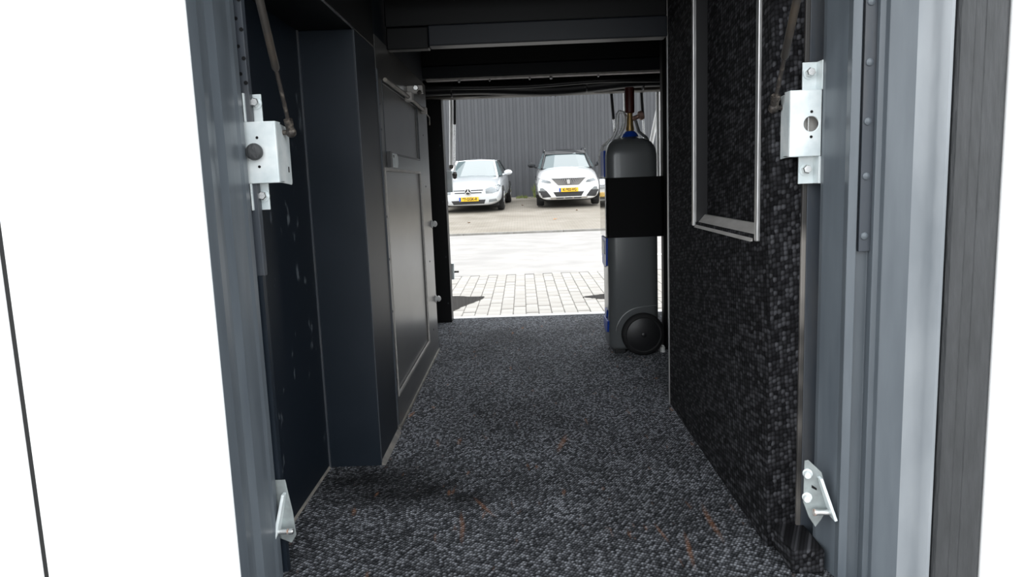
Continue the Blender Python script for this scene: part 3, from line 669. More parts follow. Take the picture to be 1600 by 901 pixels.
# ------------------------------------------------------------------ zinc brackets at the near doorway
def lock_bracket(side):
    """side -1: left post; +1: right post. Box-shaped bracket with two mounting tabs and a ball stud"""
    S = side
    if S < 0: fx0, fx1, z0, z1 = -0.4720, -0.4155, 0.716, 0.820      # front face
    else: fx0, fx1, z0, z1 = 0.4550, 0.5080, 0.726, 0.836
    lab = ('zinc-plated box bracket with a black rubber buffer on the left door post' if S < 0 else
           'zinc-plated box bracket with a round hole on the right door post')
    k = thing('hinge_bracket', lab, 'bracket', ((fx0+fx1)/2, 1.28, z0))
    inner = fx1 if S < 0 else fx0        # edge towards the compartment
    # front plate (with a round hole on the right one)
    bm = NB()
    if S < 0:
        add_box(bm, fx0, fx1, 1.262, 1.266, z0, z1)
    else:
        cx, cz, r = 0.4910, 0.780, 0.0125
        n = 24; out = []; inn = []
        for i in range(n):
            a = 2*math.pi*(i+0.5)/n; c, s = math.cos(a), math.sin(a)
            inn.append((cx+r*c, cz+r*s))
            tx = ((fx1-cx) if c > 0 else (fx0-cx))/c if abs(c) > 1e-6 else 1e9
            tz = ((z1-cz) if s > 0 else (z0-cz))/s if abs(s) > 1e-6 else 1e9
            t = min(tx, tz); out.append((cx+t*c, cz+t*s))
        # snap nearest outline points to the corners
        for cxn in (fx0, fx1):
            for czn in (z0, z1):
                j = min(range(n), key=lambda q: (out[q][0]-cxn)**2+(out[q][1]-czn)**2); out[j] = (cxn, czn)
        for ya in (1.262,):
            A = [bm.verts.new((p[0], ya, p[1])) for p in out]; B = [bm.verts.new((p[0], ya, p[1])) for p in inn]
            C = [bm.verts.new((p[0], ya+0.004, p[1])) for p in out]; D = [bm.verts.new((p[0], ya+0.004, p[1])) for p in inn]
            for i in range(n):
                j = (i+1) % n
                bm.faces.new((A[i], A[j], B[j], B[i])); bm.faces.new((C[j], C[i], D[i], D[j]))
                bm.faces.new((B[i], B[j], D[j], D[i])); bm.faces.new((A[j], A[i], C[i], C[j]))
    obj('front_plate', bm, M['zinc'], k, bevel=0.0012)
    # side plate that runs back and top / bottom flanges
    bm = NB(); xs = sorted((inner, inner - S*(-1)*0.0 + (0.003 if S < 0 else -0.003)*-1))
    add_prism(bm, [(1.266, z0+0.001), (1.330, z0-0.004), (1.334, z0), (1.334, z1-0.02), (1.320, z1-0.006), (1.266, z1-0.001)], 'x', *xs)
    obj('side_plate', bm, M['zinc'], k, bevel=0.0008)
    bm = NB(); add_box(bm, fx0, fx1, 1.266, 1.290, z1-0.003, z1); obj('flange', bm, M['zinc'], k, bevel=0.0008)
    bm = NB(); add_box(bm, fx0, fx1, 1.266, 1.290, z0, z0+0.003); obj('flange', bm, M['zinc'], k, bevel=0.0008)
    # tabs with bolts
    for zz0, zz1, bz in (((z1, z1+0.048, z1+0.033) if S < 0 else (z1, z1+0.048, z1+0.030)), (z0-0.046, z0, z0-0.022)):
        x0, x1 = (-0.4680, -0.444) if S < 0 else (0.480, 0.509)
        if S > 0 and zz0 > z1-0.001: x0, x1 = 0.484, 0.5115
        bm = NB(); add_box(bm, x0, x1, 1.286, 1.290, zz0, zz1)
        wx0, wx1 = (x0, x0+0.003) if S < 0 else (x1-0.004, x1)
        add_box(bm, wx0, wx1, 1.262, 1.286, zz0, zz1)
        tb = obj('mounting_tab', bm, M['zinc'], k, bevel=0.0008)
        cx = (x0+x1)/2 + (0.003 if S < 0 else -0.003)
        bm = NB(); add_lathe(bm, (cx, 1.286, bz), (0, -1, 0), [(0, 0.0105), (0.002, 0.0105)], 18); obj('washer', bm, M['zinc'], tb, smooth=True)
        bm = NB(); add_hex(bm, (cx, 1.284, bz), (0, -1, 0.1), 0.0078, 0.010); obj('bolt', bm, M['steel'], tb)
    if S < 0:
        bm = NB(); add_lathe(bm, (-0.4515, 1.262, 0.769), (0, -1, 0), [(0, 0.010), (0.004, 0.0135), (0.010, 0.0145), (0.016, 0.0125), (0.019, 0.006), (0.0185, 0.003), (0.0185, 0)], 22)
        obj('rubber_buffer', bm, M['rubber'], k, smooth=True)
        bm = NB(); add_tube(bm, (-0.4480, 1.2622, 0.793), (-0.4480, 1.2612, 0.793), 0.0025, n=8); obj('hole', bm, M['black'], k)
        bm = NB(); add_tube(bm, (-0.4480, 1.2622, 0.744), (-0.4480, 1.2612, 0.744), 0.0025, n=8); obj('hole', bm, M['black'], k)
    else:
        for z in (0.8, 0.7585):
            bm = NB(); add_tube(bm, (0.4910, 1.2622, z), (0.4910, 1.2612, z), 0.0025, n=8); obj('hole', bm, M['black'], k)
        bm = NB(); add_box(bm, 0.4900, 0.4915, 1.274, 1.276, 0.765, 0.795); obj('lock_pin', bm, M['steel'], k)
        bm = NB(); add_box(bm, 0.470, 0.508, 1.280, 1.283, 0.74, 0.825); obj('back_plate', bm, M['alu_dull'], k)
    # slot on the side plate
    sx = inner + (0.0001 if S < 0 else -0.0001)
    bm = NB(); add_box(bm, sx-0.0006, sx+0.0006, 1.315, 1.319, z0+0.018, z0+0.028); obj('slot', bm, M['black'], k)
    # ball stud
    by, bz = 1.302, (0.803 if S < 0 else 0.812)
    bm = NB(); add_tube(bm, (inner, by, bz), (inner - S*0.016, by, bz), 0.0045, n=10); obj('ball_stud', bm, M['grime'], k, smooth=True)
    return (inner - S*0.014, by, bz)
ballL = lock_bracket(-1)
ballR = lock_bracket(1)

def gas_spring(ball, top, label, rb=0.0065, rr=0.0035, split=0.42, tubemat='tube', rodmat='grime', cat='gas strut', jr=0.0095):
    b = Vector(ball); t = Vector(top); d = (t-b).normalized(); L = (t-b).length
    k = thing('gas_spring', label, cat, b)
    bm = NB(); add_sphere(bm, b, jr); add_tube(bm, b, b+d*0.016, jr*0.75, n=10); add_tube(bm, b+d*0.016, b+d*0.024, jr*0.9, n=6)
    obj('ball_joint', bm, M['grime'], k, smooth=True)
    bm = NB(); add_tube(bm, b+d*0.024, b+d*(L*split), rr, n=10); obj('piston_rod', bm, M[rodmat], k, smooth=True)
    bm = NB(); add_lathe(bm, b+d*(L*split-0.002), d, [(0, rb*0.6), (0.004, rb), (L*(1-split)-0.03, rb), (L*(1-split)-0.024, rb*0.7)], 14)
    obj('cylinder_tube', bm, M[tubemat], k, smooth=True)
    bm = NB(); add_sphere(bm, t, jr); add_tube(bm, t-d*0.026, t, jr*0.7, n=10); obj('ball_joint', bm, M['grime'], k, smooth=True)
gas_spring(ballL, (-0.386, 1.02, 1.225), 'dark thin gas strut rising from the bracket on the left door post', split=0.23)
gas_spring(ballR, (0.428, 1.02, 1.185), 'dark thin gas strut rising from the bracket on the right door post', split=0.20)

# ------------------------------------------------------------------ catches low on the near posts
def catch(S):
    if S < 0: X = lambda u: -0.4770 + u*0.9
    else: X = lambda u: 0.5200 - u
    Y = 1.272
    lab = 'low zinc striker catch with a pin on the left door post' if S < 0 else 'low zinc striker catch with two bolts and a pin on the right door post'
    k = thing('striker_catch', lab, 'catch', (X(0.02), Y, 0.07))
    if S < 0:
        pl = [(-0.479, 0.160), (-0.470, 0.182), (-0.449, 0.182), (-0.446, 0.160), (-0.440, 0.12), (-0.437, 0.075), (-0.447, 0.060), (-0.468, 0.070), (-0.479, 0.090)]
    else:
        pl = [(0.490, 0.188), (0.497, 0.189), (0.521, 0.165), (0.530, 0.135), (0.533, 0.095), (0.522, 0.075), (0.512, 0.061), (0.500, 0.080), (0.489, 0.110)]
    bm = NB(); add_prism(bm, pl, 'y', Y-0.014, Y-0.011); obj('base_plate', bm, M['zincdull'], k, bevel=0.001)
    # raised side flange seen edge on
    a, b = ((-0.4515, 0.158), (-0.4690, 0.078)) if S < 0 else ((0.5155, 0.158), (0.5380, 0.084))
    A = Vector((a[0], Y-0.011, a[1])); B = Vector((b[0], Y-0.011, b[1]))
    dd = (B-A).normalized(); nn = Vector((dd.z, 0, -dd.x))*0.0028
    bm = NB(); q = []
    for off in (nn, -nn):
        for P_, dep in ((A, 0.016), (B, 0.030)):
            q.append(bm.verts.new(P_+off)); q.append(bm.verts.new(P_+off+Vector((0, -dep, 0))))
    for f in ((0, 1, 3, 2), (4, 6, 7, 5), (0, 4, 5, 1), (2, 3, 7, 6), (1, 5, 7, 3), (0, 2, 6, 4)): bm.faces.new([q[i] for i in f])
    obj('side_flange', bm, M['zinc'], k, bevel=0.0012)
    if S < 0:
        bm = NB(); add_lathe(bm, (-0.4655, Y-0.028, 0.089), (1, 0, 0.02), [(0, 0.0045), (0.017, 0.0045), (0.017, 0.0035), (0.021, 0.0035), (0.021, 0.0055), (0.0275, 0.0055), (0.029, 0.004)], 14); pn = obj('pin', bm, M['steel'], k, smooth=True)
        bm = NB(); add_tube(bm, (-0.4480, Y-0.028, 0.0894), (-0.4450, Y-0.028, 0.0894), 0.0048, n=12); obj('rust_ring', bm, M['rust'], pn, smooth=True)
    else:
        bm = NB(); add_lathe(bm, (0.5340, Y-0.026, 0.0945), (-1, 0, 0.03), [(0, 0.0050), (0.024, 0.0050), (0.026, 0.0058), (0.030, 0.0055)], 14); pn = obj('pin', bm, M['steel'], k, smooth=True)
        bm = NB(); add_tube(bm, (0.5060, Y-0.026, 0.0952), (0.5030, Y-0.026, 0.0952), 0.0062, n=12); obj('rust_ring', bm, M['rust'], pn, smooth=True)
        for z in (0.165, 0.120):
            bm = NB(); add_lathe(bm, (0.4955, Y-0.014, z), (-0.35, -1, 0), [(0, 0.0085), (0.003, 0.0085), (0.004, 0.0065), (0.013, 0.0065), (0.015, 0.005)], 16); obj('bolt', bm, M['zinc'], k, smooth=True)
        bm = NB(); add_prism(bm, [(0.5035, 0.142), (0.512, 0.136), (0.512, 0.132), (0.5035, 0.137)], 'y', Y-0.0155, Y-0.0138); obj('slot', bm, M['black'], k)
    return k
catch(-1); rc = catch(1)
rc.location = (0.4785, 1.2173, 0.0971); rc.scale = (0.957,)*3

# ------------------------------------------------------------------ open luggage flaps above both doorways and the struts of the far one
def flap(y, s, label):
    k = thing('luggage_flap', label, 'flap', (0.1, y, 1.5))
    bm = NB(); add_box(bm, -0.47, 0.70, min(y, y+s*0.04), max(y, y+s*0.04), 1.50, 2.65); obj('flap_skin', bm, M['body'], k, bevel=0.01)
    for x in (-0.40, 0.44, 0.60):
        bm = NB(); add_box(bm, x-0.015, x+0.015, min(y, y-s*0.03), max(y, y-s*0.03), 1.52, 2.6); obj('flap_rib', bm, M['frame'], k)
    for x in (-0.455, 0.66):
        bm = NB(); add_path(bm, [(x, y-s*0.01, 1.6), (x, y-s*0.05, 1.45), (x, y-s*0.22, 1.43)], 0.012, 8); obj('lift_arm', bm, M['zinc'], k)
flap(0.84, -1, 'open white luggage flap lifted above the near doorway')
flap(4.10, 1, 'open white luggage flap lifted above the far doorway')

def far_arm(pts, r, label, m='white_plastic', nm='lift_arm'):
    k = thing(nm, label, 'arm', pts[0])
    bm = NB(); a = Vector(pts[0]); b = Vector(pts[-1]); add_path(bm, pts, r, 10); obj('bar', bm, M[m], k, smooth=True)
    bm = NB(); add_sphere(bm, b, r*1.25); obj('pivot', bm, M['grime'], k, smooth=True)
gas_spring((-0.352, 3.90, 0.745), (-0.318, 3.92, 1.50), 'black gas strut with thin rod at the left side of the far doorway', rb=0.009, rr=0.004, split=0.36, tubemat='blackplastic', rodmat='steel', jr=0.012)
gas_spring((0.507, 3.90, 0.78), (0.455, 3.92, 1.55), 'black gas strut hanging just left of the gas cylinder handle', rb=0.010, rr=0.004, split=0.30, tubemat='blackplastic', rodmat='steel', jr=0.010)
gas_spring((0.655, 3.90, 0.80), (0.620, 3.92, 1.55), 'black gas strut between the gas cylinder valve and the right bar', rb=0.010, rr=0.004, split=0.30, tubemat='blackplastic', rodmat='steel', jr=0.010)
far_arm([(-0.350, 3.94, 1.45), (-0.356, 3.94, 1.10), (-0.372, 3.94, 0.80)], 0.011, 'white upright arm at the left side of the far doorway')
far_arm([(0.775, 3.96, 1.36), (0.750, 3.96, 1.13), (0.691, 3.96, 0.86), (0.678, 3.96, 0.80)], 0.012, 'white slanting arm at the right side of the far doorway')
far_arm([(0.722, 3.90, 1.40), (0.722, 3.90, 0.9), (0.722, 3.90, 0.62)], 0.011, 'white upright arm beside the right jamb of the far doorway')
far_arm([(0.556, 3.80, 1.36), (0.556, 3.90, 1.30), (0.556, 3.93, 1.15), (0.556, 3.93, 1.03)], 0.009, 'white upright arm seen right behind the cylinder handle')
k = thing('chain', 'short dark twisted chain hanging beside the maroon cap', 'chain', (0.570, 3.81, 1.03))
for i in range(14):
    bm = NB(); z = 1.04+i*0.011; c = Vector((0.570, 3.8105, z)); a = Vector((1, 0, 0)) if i % 2 else Vector((0, 1, 0))
    add_path(bm, [c+a*0.007*math.cos(q*math.pi/4)+Vector((0, 0, 1))*0.010*math.sin(q*math.pi/4) for q in range(9)], 0.0022, 5); obj('link', bm, M['grime'], k)

def far_bracket(x, z, label):
    k = thing('hinge_bracket', label, 'bracket', (x, 3.86, z))
    bm = NB(); add_box(bm, x-0.035, x+0.010, 3.845, 3.849, z, z+0.11); obj('front_plate', bm, M['zinc'], k, bevel=0.001)
    bm = NB(); add_box(bm, x+0.007, x+0.010, 3.849, 3.89, z, z+0.11); obj('side_plate', bm, M['zinc'], k, bevel=0.001)
    bm = NB(); add_lathe(bm, (x+0.010, 3.88, z+0.09), (1, 0, 0), [(0, 0.008), (0.012, 0.010), (0.024, 0.007)], 12); obj('ball_stud', bm, M['grime'], k, smooth=True)
far_bracket(-0.372, 0.665, 'zinc bracket with dark stud on the left edge of the far doorway')
k = thing('striker_catch', 'small zinc striker catch low on the left edge of the far doorway', 'catch', (-0.39, 3.86, 0.2))
bm = NB(); add_box(bm, -0.405, -0.378, 3.845, 3.849, 0.205, 0.290); obj('base_plate', bm, M['zinc'], k, bevel=0.001)
bm = NB(); add_box(bm, -0.381, -0.376, 3.849, 3.885, 0.205, 0.290); obj('side_flange', bm, M['zinc'], k, bevel=0.001)
bm = NB(); add_tube(bm, (-0.376, 3.87, 0.243), (-0.352, 3.87, 0.243), 0.005, n=10); obj('pin', bm, M['grime'], k, smooth=True)

# dark post standing behind the cylinder
k = thing('retaining_post', 'dark upright metal post standing just right of the gas cylinder', 'post', (0.575, 2.98, 0.0))
bm = NB(); add_box(bm, 0.565, 0.592, 2.955, 3.005, 0.006, 1.25); obj('post', bm, M['black'], k, bevel=0.003)
bm = NB(); add_box(bm, 0.560, 0.602, 2.94, 3.02, 0.0005, 0.006); obj('foot_plate', bm, M['black'], k, bevel=0.001)

# ------------------------------------------------------------------ wheeled gas cylinder in its grey housing
CX0, CX1, CY0, CY1 = 0.333, 0.533, 2.88, 3.09
c = thing('gas_cylinder_trolley', 'tall grey wheeled gas cylinder housing with black sleeve beside the far doorway', 'gas cylinder', (0.435, 2.98, 0.0))
def rrect(x0, x1, y0, y1, r, n=6):
    out = []
    for (cx, cy, a0) in ((x1-r, y1-r, 0), (x0+r, y1-r, 90), (x0+r, y0+r, 180), (x1-r, y0+r, 270)):
        for i in range(n+1):
            a = math.radians(a0+90*i/n); out.append((cx+r*math.cos(a), cy+r*math.sin(a)))
    return out
def rloft(levels):
    """levels: list of (z, inset, radius)"""
    bm = NB(); rings = []
    for (z, ins, r) in levels:
        rings.append([bm.verts.new((p[0], p[1], z)) for p in rrect(CX0+ins, CX1-ins, CY0+ins, CY1-ins, r)])
    for a, b in zip(rings, rings[1:]):
        n = len(a)
        for i in range(n): bm.faces.new((a[i], a[(i+1) % n], b[(i+1) % n], b[i]))
    bm.faces.new(rings[0][::-1]); bm.faces.new(rings[-1])
    return bm
lv = [(0.018, 0.014, 0.03), (0.024, 0.005, 0.035), (0.035, 0, 0.038), (0.46, 0, 0.038), (0.79, 0.0, 0.038)]
for i in range(1, 9):
    a = math.pi/2*i/8; lv.append((0.79+0.068*math.sin(a), 0.052*(1-math.cos(a)), 0.038+0.008*i/8))
lv += [(0.862, 0.064, 0.034), (0.868, 0.078, 0.021)]
obj('housing', rloft(lv), M['silver'], c, smooth=True)
# sleeve around the middle: matt black sheet, a clear glossy foil on the side that faces the doorway
bm = NB(); add_prism(bm, rrect(CX0-0.002, CX1+0.019, CY0-0.004, CY1+0.004, 0.012), 'z', 0.472, 0.706)
sl = obj('sleeve', bm, M['bandblack'], c, smooth=False)
bm = NB(); add_prism(bm, rrect(CX0-0.008, CX0-0.0025, CY0+0.012, CY1-0.01, 0.002), 'z', 0.476, 0.703); obj('foil', bm, M['foil'], sl)
# blue grips let into the side
def grip(z0, z1, y0, y1, m='blue', proud=0.006):
    bm = NB(); zz = (z0+z1)/2
    add_prism(bm, [(y0, z1), (y1, z1), (y1+0.004, zz), (y1-0.01, z0+0.01), ((y0+y1)/2, z0), (y0+0.012, z0+0.012)], 'x', CX0-proud, CX0+0.004)
    g = obj('side_grip', bm, M[m], c, bevel=0.003); g['label'] = 'blue plastic grip'
    return g
g1 = grip(0.345, 0.47, 2.905, 3.065)
bm = NB(); add_box(bm, CX0-0.009, CX0-0.006, 2.95, 3.03, 0.40, 0.455); obj('grip_inset', bm, M['white_plastic'], g1, bevel=0.002)
g2 = grip(0.075, 0.135, 2.905, 3.04); g3 = grip(0.135, 0.175, 2.93, 3.0)
bm = NB(); add_box(bm, CX0-0.005, CX0+0.003, 2.94, 3.05, 0.71, 0.815); g4 = obj('side_grip', bm, M['blue'], c, bevel=0.006); g4['label'] = 'blue plastic grip'
bm = NB(); add_path(bm, [(CX0-0.006, 3.07, 0.71), (CX0-0.007, 3.07, 0.79), (CX0+0.004, 3.06, 0.835), (CX0+0.035, 3.0, 0.862)], 0.006, 8); obj('side_rail', bm, M['white_plastic'], c, smooth=True)
# handle loops rising to the valve
for y, dz in ((2.985, 0.0),):
    pts = [(0.350, y, 0.835), (0.372, y, 0.862), (0.388, y, 0.895), (0.391, y, 0.935), (0.392, y, 0.955), (0.400, y, 0.966), (0.412, y, 0.962), (0.418, y, 0.945), (0.418, y, 0.925), (0.412, y, 0.900), (0.396, y, 0.872), (0.380, y, 0.858)]
    bm = NB(); add_path(bm, pts, 0.0080, 10); obj('handle', bm, M['silverlight'], c, smooth=True)
pts = [(0.530, 2.98, 0.80), (0.505, 2.98, 0.86), (0.475, 2.98, 0.885), (0.462, 2.98, 0.93)]
bm = NB(); add_path(bm, pts, 0.006, 8); obj('handle', bm, M['silver'], c, smooth=True)
bm = NB(); add_lathe(bm, (0.440, 2.98, 0.865), (0, 0, 1), [(0, 0.034), (0.012, 0.028), (0.022, 0.018)], 24); o = obj('collar', bm, M['blue'], c, smooth=True)
bm = NB(); add_lathe(bm, (0.440, 2.98, 0.885), (0, 0, 1), [(0, 0.014), (0.01, 0.017), (0.03, 0.013), (0.045, 0.013), (0.06, 0.011), (0.075, 0.011)], 18); vlv = obj('valve', bm, M['brass'], c, smooth=True)
bm = NB(); add_tube(bm, (0.440, 2.98, 0.932), (0.478, 2.98, 0.945), 0.009, n=12); add_lathe(bm, (0.474, 2.98, 0.944), (0.9, 0, 0.3), [(0, 0.012), (0.004, 0.018), (0.018, 0.018), (0.022, 0.012)], 10); obj('outlet', bm, M['pinkish'], vlv, smooth=True)
bm = NB(); add_lathe(bm, (0.440, 2.98, 0.957), (0, 0, 1), [(0, 0.013), (0.004, 0.0185), (0.03, 0.0190), (0.095, 0.0190), (0.10, 0.0175)], 18); obj('cap', bm, M['maroon'], c, smooth=True)
# wheels
for y, s in ((2.862, -1), (3.108, 1)):
    bm = NB(); add_lathe(bm, (0.463, y, 0.086), (0, s, 0), [(-0.014, 0.070), (-0.012, 0.082), (-0.004, 0.0855), (0.006, 0.0855), (0.013, 0.081), (0.017, 0.070), (0.015, 0.066)], 40)
    w = obj('wheel', bm, M['tyre'], c, smooth=True)
    bm = NB(); add_lathe(bm, (0.463, y+s*0.012, 0.086), (0, s, 0), [(0, 0.067), (0.003, 0.066), (0.0075, 0.050), (0.010, 0.030), (0.011, 0.012)], 40); obj('wheel_disc', bm, M['blackplastic'], w, smooth=True)
    bm = NB(); add_lathe(bm, (0.463, y+s*0.022, 0.086), (0, s, 0), [(0, 0.011), (0.004, 0.010), (0.006, 0.006), (0.006, 0)], 20); obj('hub_cap', bm, M['blackplastic'], w, smooth=True)
# fender groove pressed round the wheel
pts = [(0.463+0.105*math.cos(math.radians(a)), CY0-0.0005, 0.086+0.105*math.sin(math.radians(a))) for a in range(175, 100, -8)] + [(0.47, CY0-0.0005, 0.193), (0.523, CY0-0.0005, 0.196)]
bm = NB(); add_path(bm, pts, 0.003, 6); obj('wheel_arch', bm, M['silver'], c, smooth=True)
bm = NB(); add_tube(bm, (0.463, 2.87, 0.086), (0.463, 3.10, 0.086), 0.008, n=10); obj('axle', bm, M['steel'], c)
bm = NB(); add_box(bm, 0.355, 0.40, 2.90, 3.07, 0.0005, 0.020); obj('foot', bm, M['blackplastic'], c, bevel=0.004)
bm = NB(); add_lathe(bm, (0.548, 2.90, 0.020), (0, 0, 1), [(-0.0195, 0.010), (0, 0.010), (0.008, 0.005)], 12); add_tube(bm, (0.548, 2.90, 0.024), (0.520, 2.91, 0.03), 0.004, n=8)
obj('rear_foot', bm, M['white_plastic'], c)

# ------------------------------------------------------------------ cars
def eval_bvh(o):
    dg = bpy.context.evaluated_depsgraph_get(); e = o.evaluated_get(dg); me = e.to_mesh()
    t = BVHTree.FromPolygons([v.co.copy() for v in me.vertices], [tuple(p.vertices) for p in me.polygons]); e.to_mesh_clear(); return t

def project_patch(bvh, poly, thick, off=0.004, step=0.04, d=(0, 1, 0), start=-3.0):
    """poly: outline in (x, z) of the car's front; laid on the bodywork and given thickness"""
    bm = NB(); f = bm.faces.new([bm.verts.new((p[0], 0, p[1])) for p in poly])
    xs = [p[0] for p in poly]; zs = [p[1] for p in poly]
    x = math.floor(min(xs)/step)*step + step
    while x < max(xs):
        bmesh.ops.bisect_plane(bm, geom=bm.verts[:]+bm.edges[:]+bm.faces[:], plane_co=(x, 0, 0), plane_no=(1, 0, 0)); x += step
    z = math.floor(min(zs)/step)*step + step
    while z < max(zs):
        bmesh.ops.bisect_plane(bm, geom=bm.verts[:]+bm.edges[:]+bm.faces[:], plane_co=(0, 0, z), plane_no=(0, 0, 1)); z += step
    for v in bm.verts:
        h = bvh.ray_cast(Vector((v.co.x, start, v.co.z)), Vector(d))
        v.co.y = (h[0].y if h[0] else 0.3) - off
    bm.normal_update()
    r = bmesh.ops.extrude_face_region(bm, geom=bm.faces[:])
    bmesh.ops.translate(bm, verts=[g for g in r['geom'] if isinstance(g, bmesh.types.BMVert)], vec=(0, thick, 0))
    return bm

def car_body(sections, m, root):
    """sections: list of (y, [(x, z), ...]) half outlines from bottom centre to top centre"""
    bm = NB(); rings = []
    for y, pts in sections:
        full = [(x, z) for x, z in pts] + [(-x, z) for x, z in pts[::-1] if x > 1e-6]
        if pts[0][0] < 1e-6: pass
        rings.append([bm.verts.new((x, y, z)) for x, z in full])
    for a, b in zip(rings, rings[1:]):
        n = len(a)
        for i in range(n): bm.faces.new((a[i], b[i], b[(i+1) % n], a[(i+1) % n]))
    bm.faces.new(rings[0][::-1]); bm.faces.new(rings[-1])
    return obj('body_shell', bm, m, root, smooth=True, subsurf=2)

def car_wheel(root, x, y, r, w, side):
    bm = NB(); add_lathe(bm, (x, y, r), (side, 0, 0), [(-w/2, r*0.72), (-w/2, r*0.93), (-w/2+0.03, r), (w/2-0.03, r), (w/2, r*0.93), (w/2, r*0.70)], 32)
    t = obj('wheel', bm, M['tyre'], root, smooth=True)
    bm = NB()
    add_lathe(bm, (x+side*(w/2-0.05), y, r), (side, 0, 0), [(0, r*0.70), (0.045, r*0.70), (0.045, r*0.64), (0.01, r*0.60)], 32)
    for k in range(5):
        a = 2*math.pi*k/5; dirv = Vector((0, math.cos(a), math.sin(a))); c0 = Vector((x+side*(w/2-0.015), y, r))
        add_tube(bm, c0, c0+dirv*r*0.66, 0.035, 0.022, n=8)
    obj('rim', bm, M['chrome'], t, smooth=True)

def plate(root, cx, cy, cz, text, w=0.52, hgt=0.11):
    bm = NB(); add_box(bm, cx-w/2, cx+w/2, cy-0.012, cy+0.012, cz-hgt/2, cz+hgt/2); p = obj('number_plate', bm, M['yellow'], root, bevel=0.004); p['label'] = 'yellow number plate'
    bm = NB(); add_box(bm, cx-w/2, cx-w/2+0.05, cy-0.0135, cy-0.010, cz-hgt/2+.004, cz+hgt/2-.004); obj('plate_strip', bm, M['eublue'], p)
    cu = bpy.data.curves.new('t', 'FONT'); cu.body = text; cu.size = 0.105; cu.align_x = 'CENTER'; cu.align_y = 'CENTER'; cu.extrude = 0.001; cu.offset = 0.003
    to = bpy.data.objects.new('t', cu); COL.objects.link(to); dg = bpy.context.evaluated_depsgraph_get()
    me = bpy.data.meshes.new_from_object(to.evaluated_get(dg)); bpy.data.objects.remove(to)
    me.transform(Matrix.Translation((cx+0.025, cy-0.0135, cz)) @ Matrix.Rotation(math.pi/2, 4, 'X') @ Matrix.Scale(0.85, 4, (1, 0, 0)))
    me.materials.clear(); me.materials.append(M['ink'])
    o = bpy.data.objects.new('plate_lettering', me); COL.objects.link(o); o.parent = p

def part(name, bm, m, root, **k): return obj(name, bm, M[m], root, **k)

def star_emblem(root, c, r):
    bm = NB(); c = Vector(c)
    add_path(bm, [c+Vector((r*math.cos(a*math.pi/12), 0, r*math.sin(a*math.pi/12))) for a in range(25)], r*0.11, 6)
    for k in range(3):
        a = math.pi/2+2*math.pi*k/3; add_tube(bm, c, c+Vector((math.cos(a), 0, math.sin(a)))*r, r*0.17, r*0.04, n=6)
    obj('badge', bm, M['chrome'], root)

# --- white SUV with black roof
def cabin(root, base, top, m):
    """glasshouse: base/top half outlines [(x, y)] front to back at heights"""
    bm = NB()
    def ring(pts, f): return [bm.verts.new((x, y, f)) for x, y, f in pts]
    A = [bm.verts.new(p) for p in base]; B = [bm.verts.new(p) for p in top]
    n = len(A)
    for i in range(n): bm.faces.new((A[i], A[(i+1) % n], B[(i+1) % n], B[i]))
    bm.faces.new(B); bm.faces.new(A[::-1])
    return obj('windows', bm, m, root, bevel=0.03)

suv = thing('suv', 'white crossover car with black roof and slatted grille parked facing the bus', 'car', (0, 0, 0))
hw = 0.86
def sec(y, zb, z1, z2, z3, z4, w1, w2, w3, w4, wc, zc):
    return (y, [(w1*0.6, zb), (w1, zb), (w2, z1), (w3, z2), (w4, z3), (wc, z4), (0.0, zc)])
S = [sec(0.02, .24, .34, .52, .68, .80, .60, .74, .77, .74, .50, .82),
     sec(0.08, .20, .32, .52, .72, .87, .68, .81, .84, .82, .60, .91),
     sec(0.30, .20, .32, .55, .78, .93, .70, .84, .86, .82, .62, .97),
     sec(0.80, .22, .34, .58, .84, 1.02, .72, .86, .88, .85, .68, 1.05),
     sec(1.35, .22, .34, .58, .88, 1.05, .72, .86, .88, .86, .72, 1.09),
     sec(2.50, .22, .34, .58, .90, 1.06, .72, .86, .88, .86, .74, 1.08),
     sec(3.90, .24, .34, .60, .92, 1.06, .72, .86, .88, .85, .72, 1.08),
     sec(4.35, .30, .40, .62, .90, 1.02, .64, .80, .82, .78, .62, 1.05)]
body = car_body(S, M['carwhite'], suv)
bv = eval_bvh(body)
def cab(root, y0, y1, yt0, yt1, yb, ytb, zb, zt, wb, wt):
    base = [(-wb*0.86, y0+0.10, zb), (-wb*0.45, y0, zb), (wb*0.45, y0, zb), (wb*0.86, y0+0.10, zb), (wb, y0+0.45, zb), (wb, y1-0.3, zb), (wb*0.85, y1, zb), (-wb*0.85, y1, zb), (-wb, y1-0.3, zb), (-wb, y0+0.45, zb)]
    top = [(-wt*0.90, yt0+0.06, zt-0.02), (-wt*0.45, yt0, zt), (wt*0.45, yt0, zt), (wt*0.90, yt0+0.06, zt-0.02), (wt, yt0+0.25, zt-0.03), (wt, yt1-0.2, zt-0.03), (wt*0.85, yt1, zt-0.03), (-wt*0.85, yt1, zt-0.03), (-wt, yt1-0.2, zt-0.03), (-wt, yt0+0.25, zt-0.03)]
    return base, top
b_, t_ = cab(suv, 1.15, 4.25, 1.95, 3.95, 0, 0, 1.02, 1.50, .82, .63)
cabin(suv, b_, t_, M['glass'])
def roof_of(root, top, m, dz=0.05):
    bm = NB(); A = [bm.verts.new((p[0]*1.01, p[1], p[2]-0.015)) for p in top]; B = [bm.verts.new((p[0]*0.98, p[1]+(0.03 if i < 4 else -0.01), p[2]+0.02)) for i, p in enumerate(top)]
    n = len(A); cc = [bm.verts.new((p[0]*0.55, p[1]*0.5+(1.45 if True else 0), p[2]+dz)) for p in top]
    for i in range(n):
        j = (i+1) % n; bm.faces.new((A[i], A[j], B[j], B[i])); bm.faces.new((B[i], B[j], cc[j], cc[i]))
    bm.faces.new(cc); bm.faces.new(A[::-1])
    return obj('roof', bm, m, root, smooth=True)
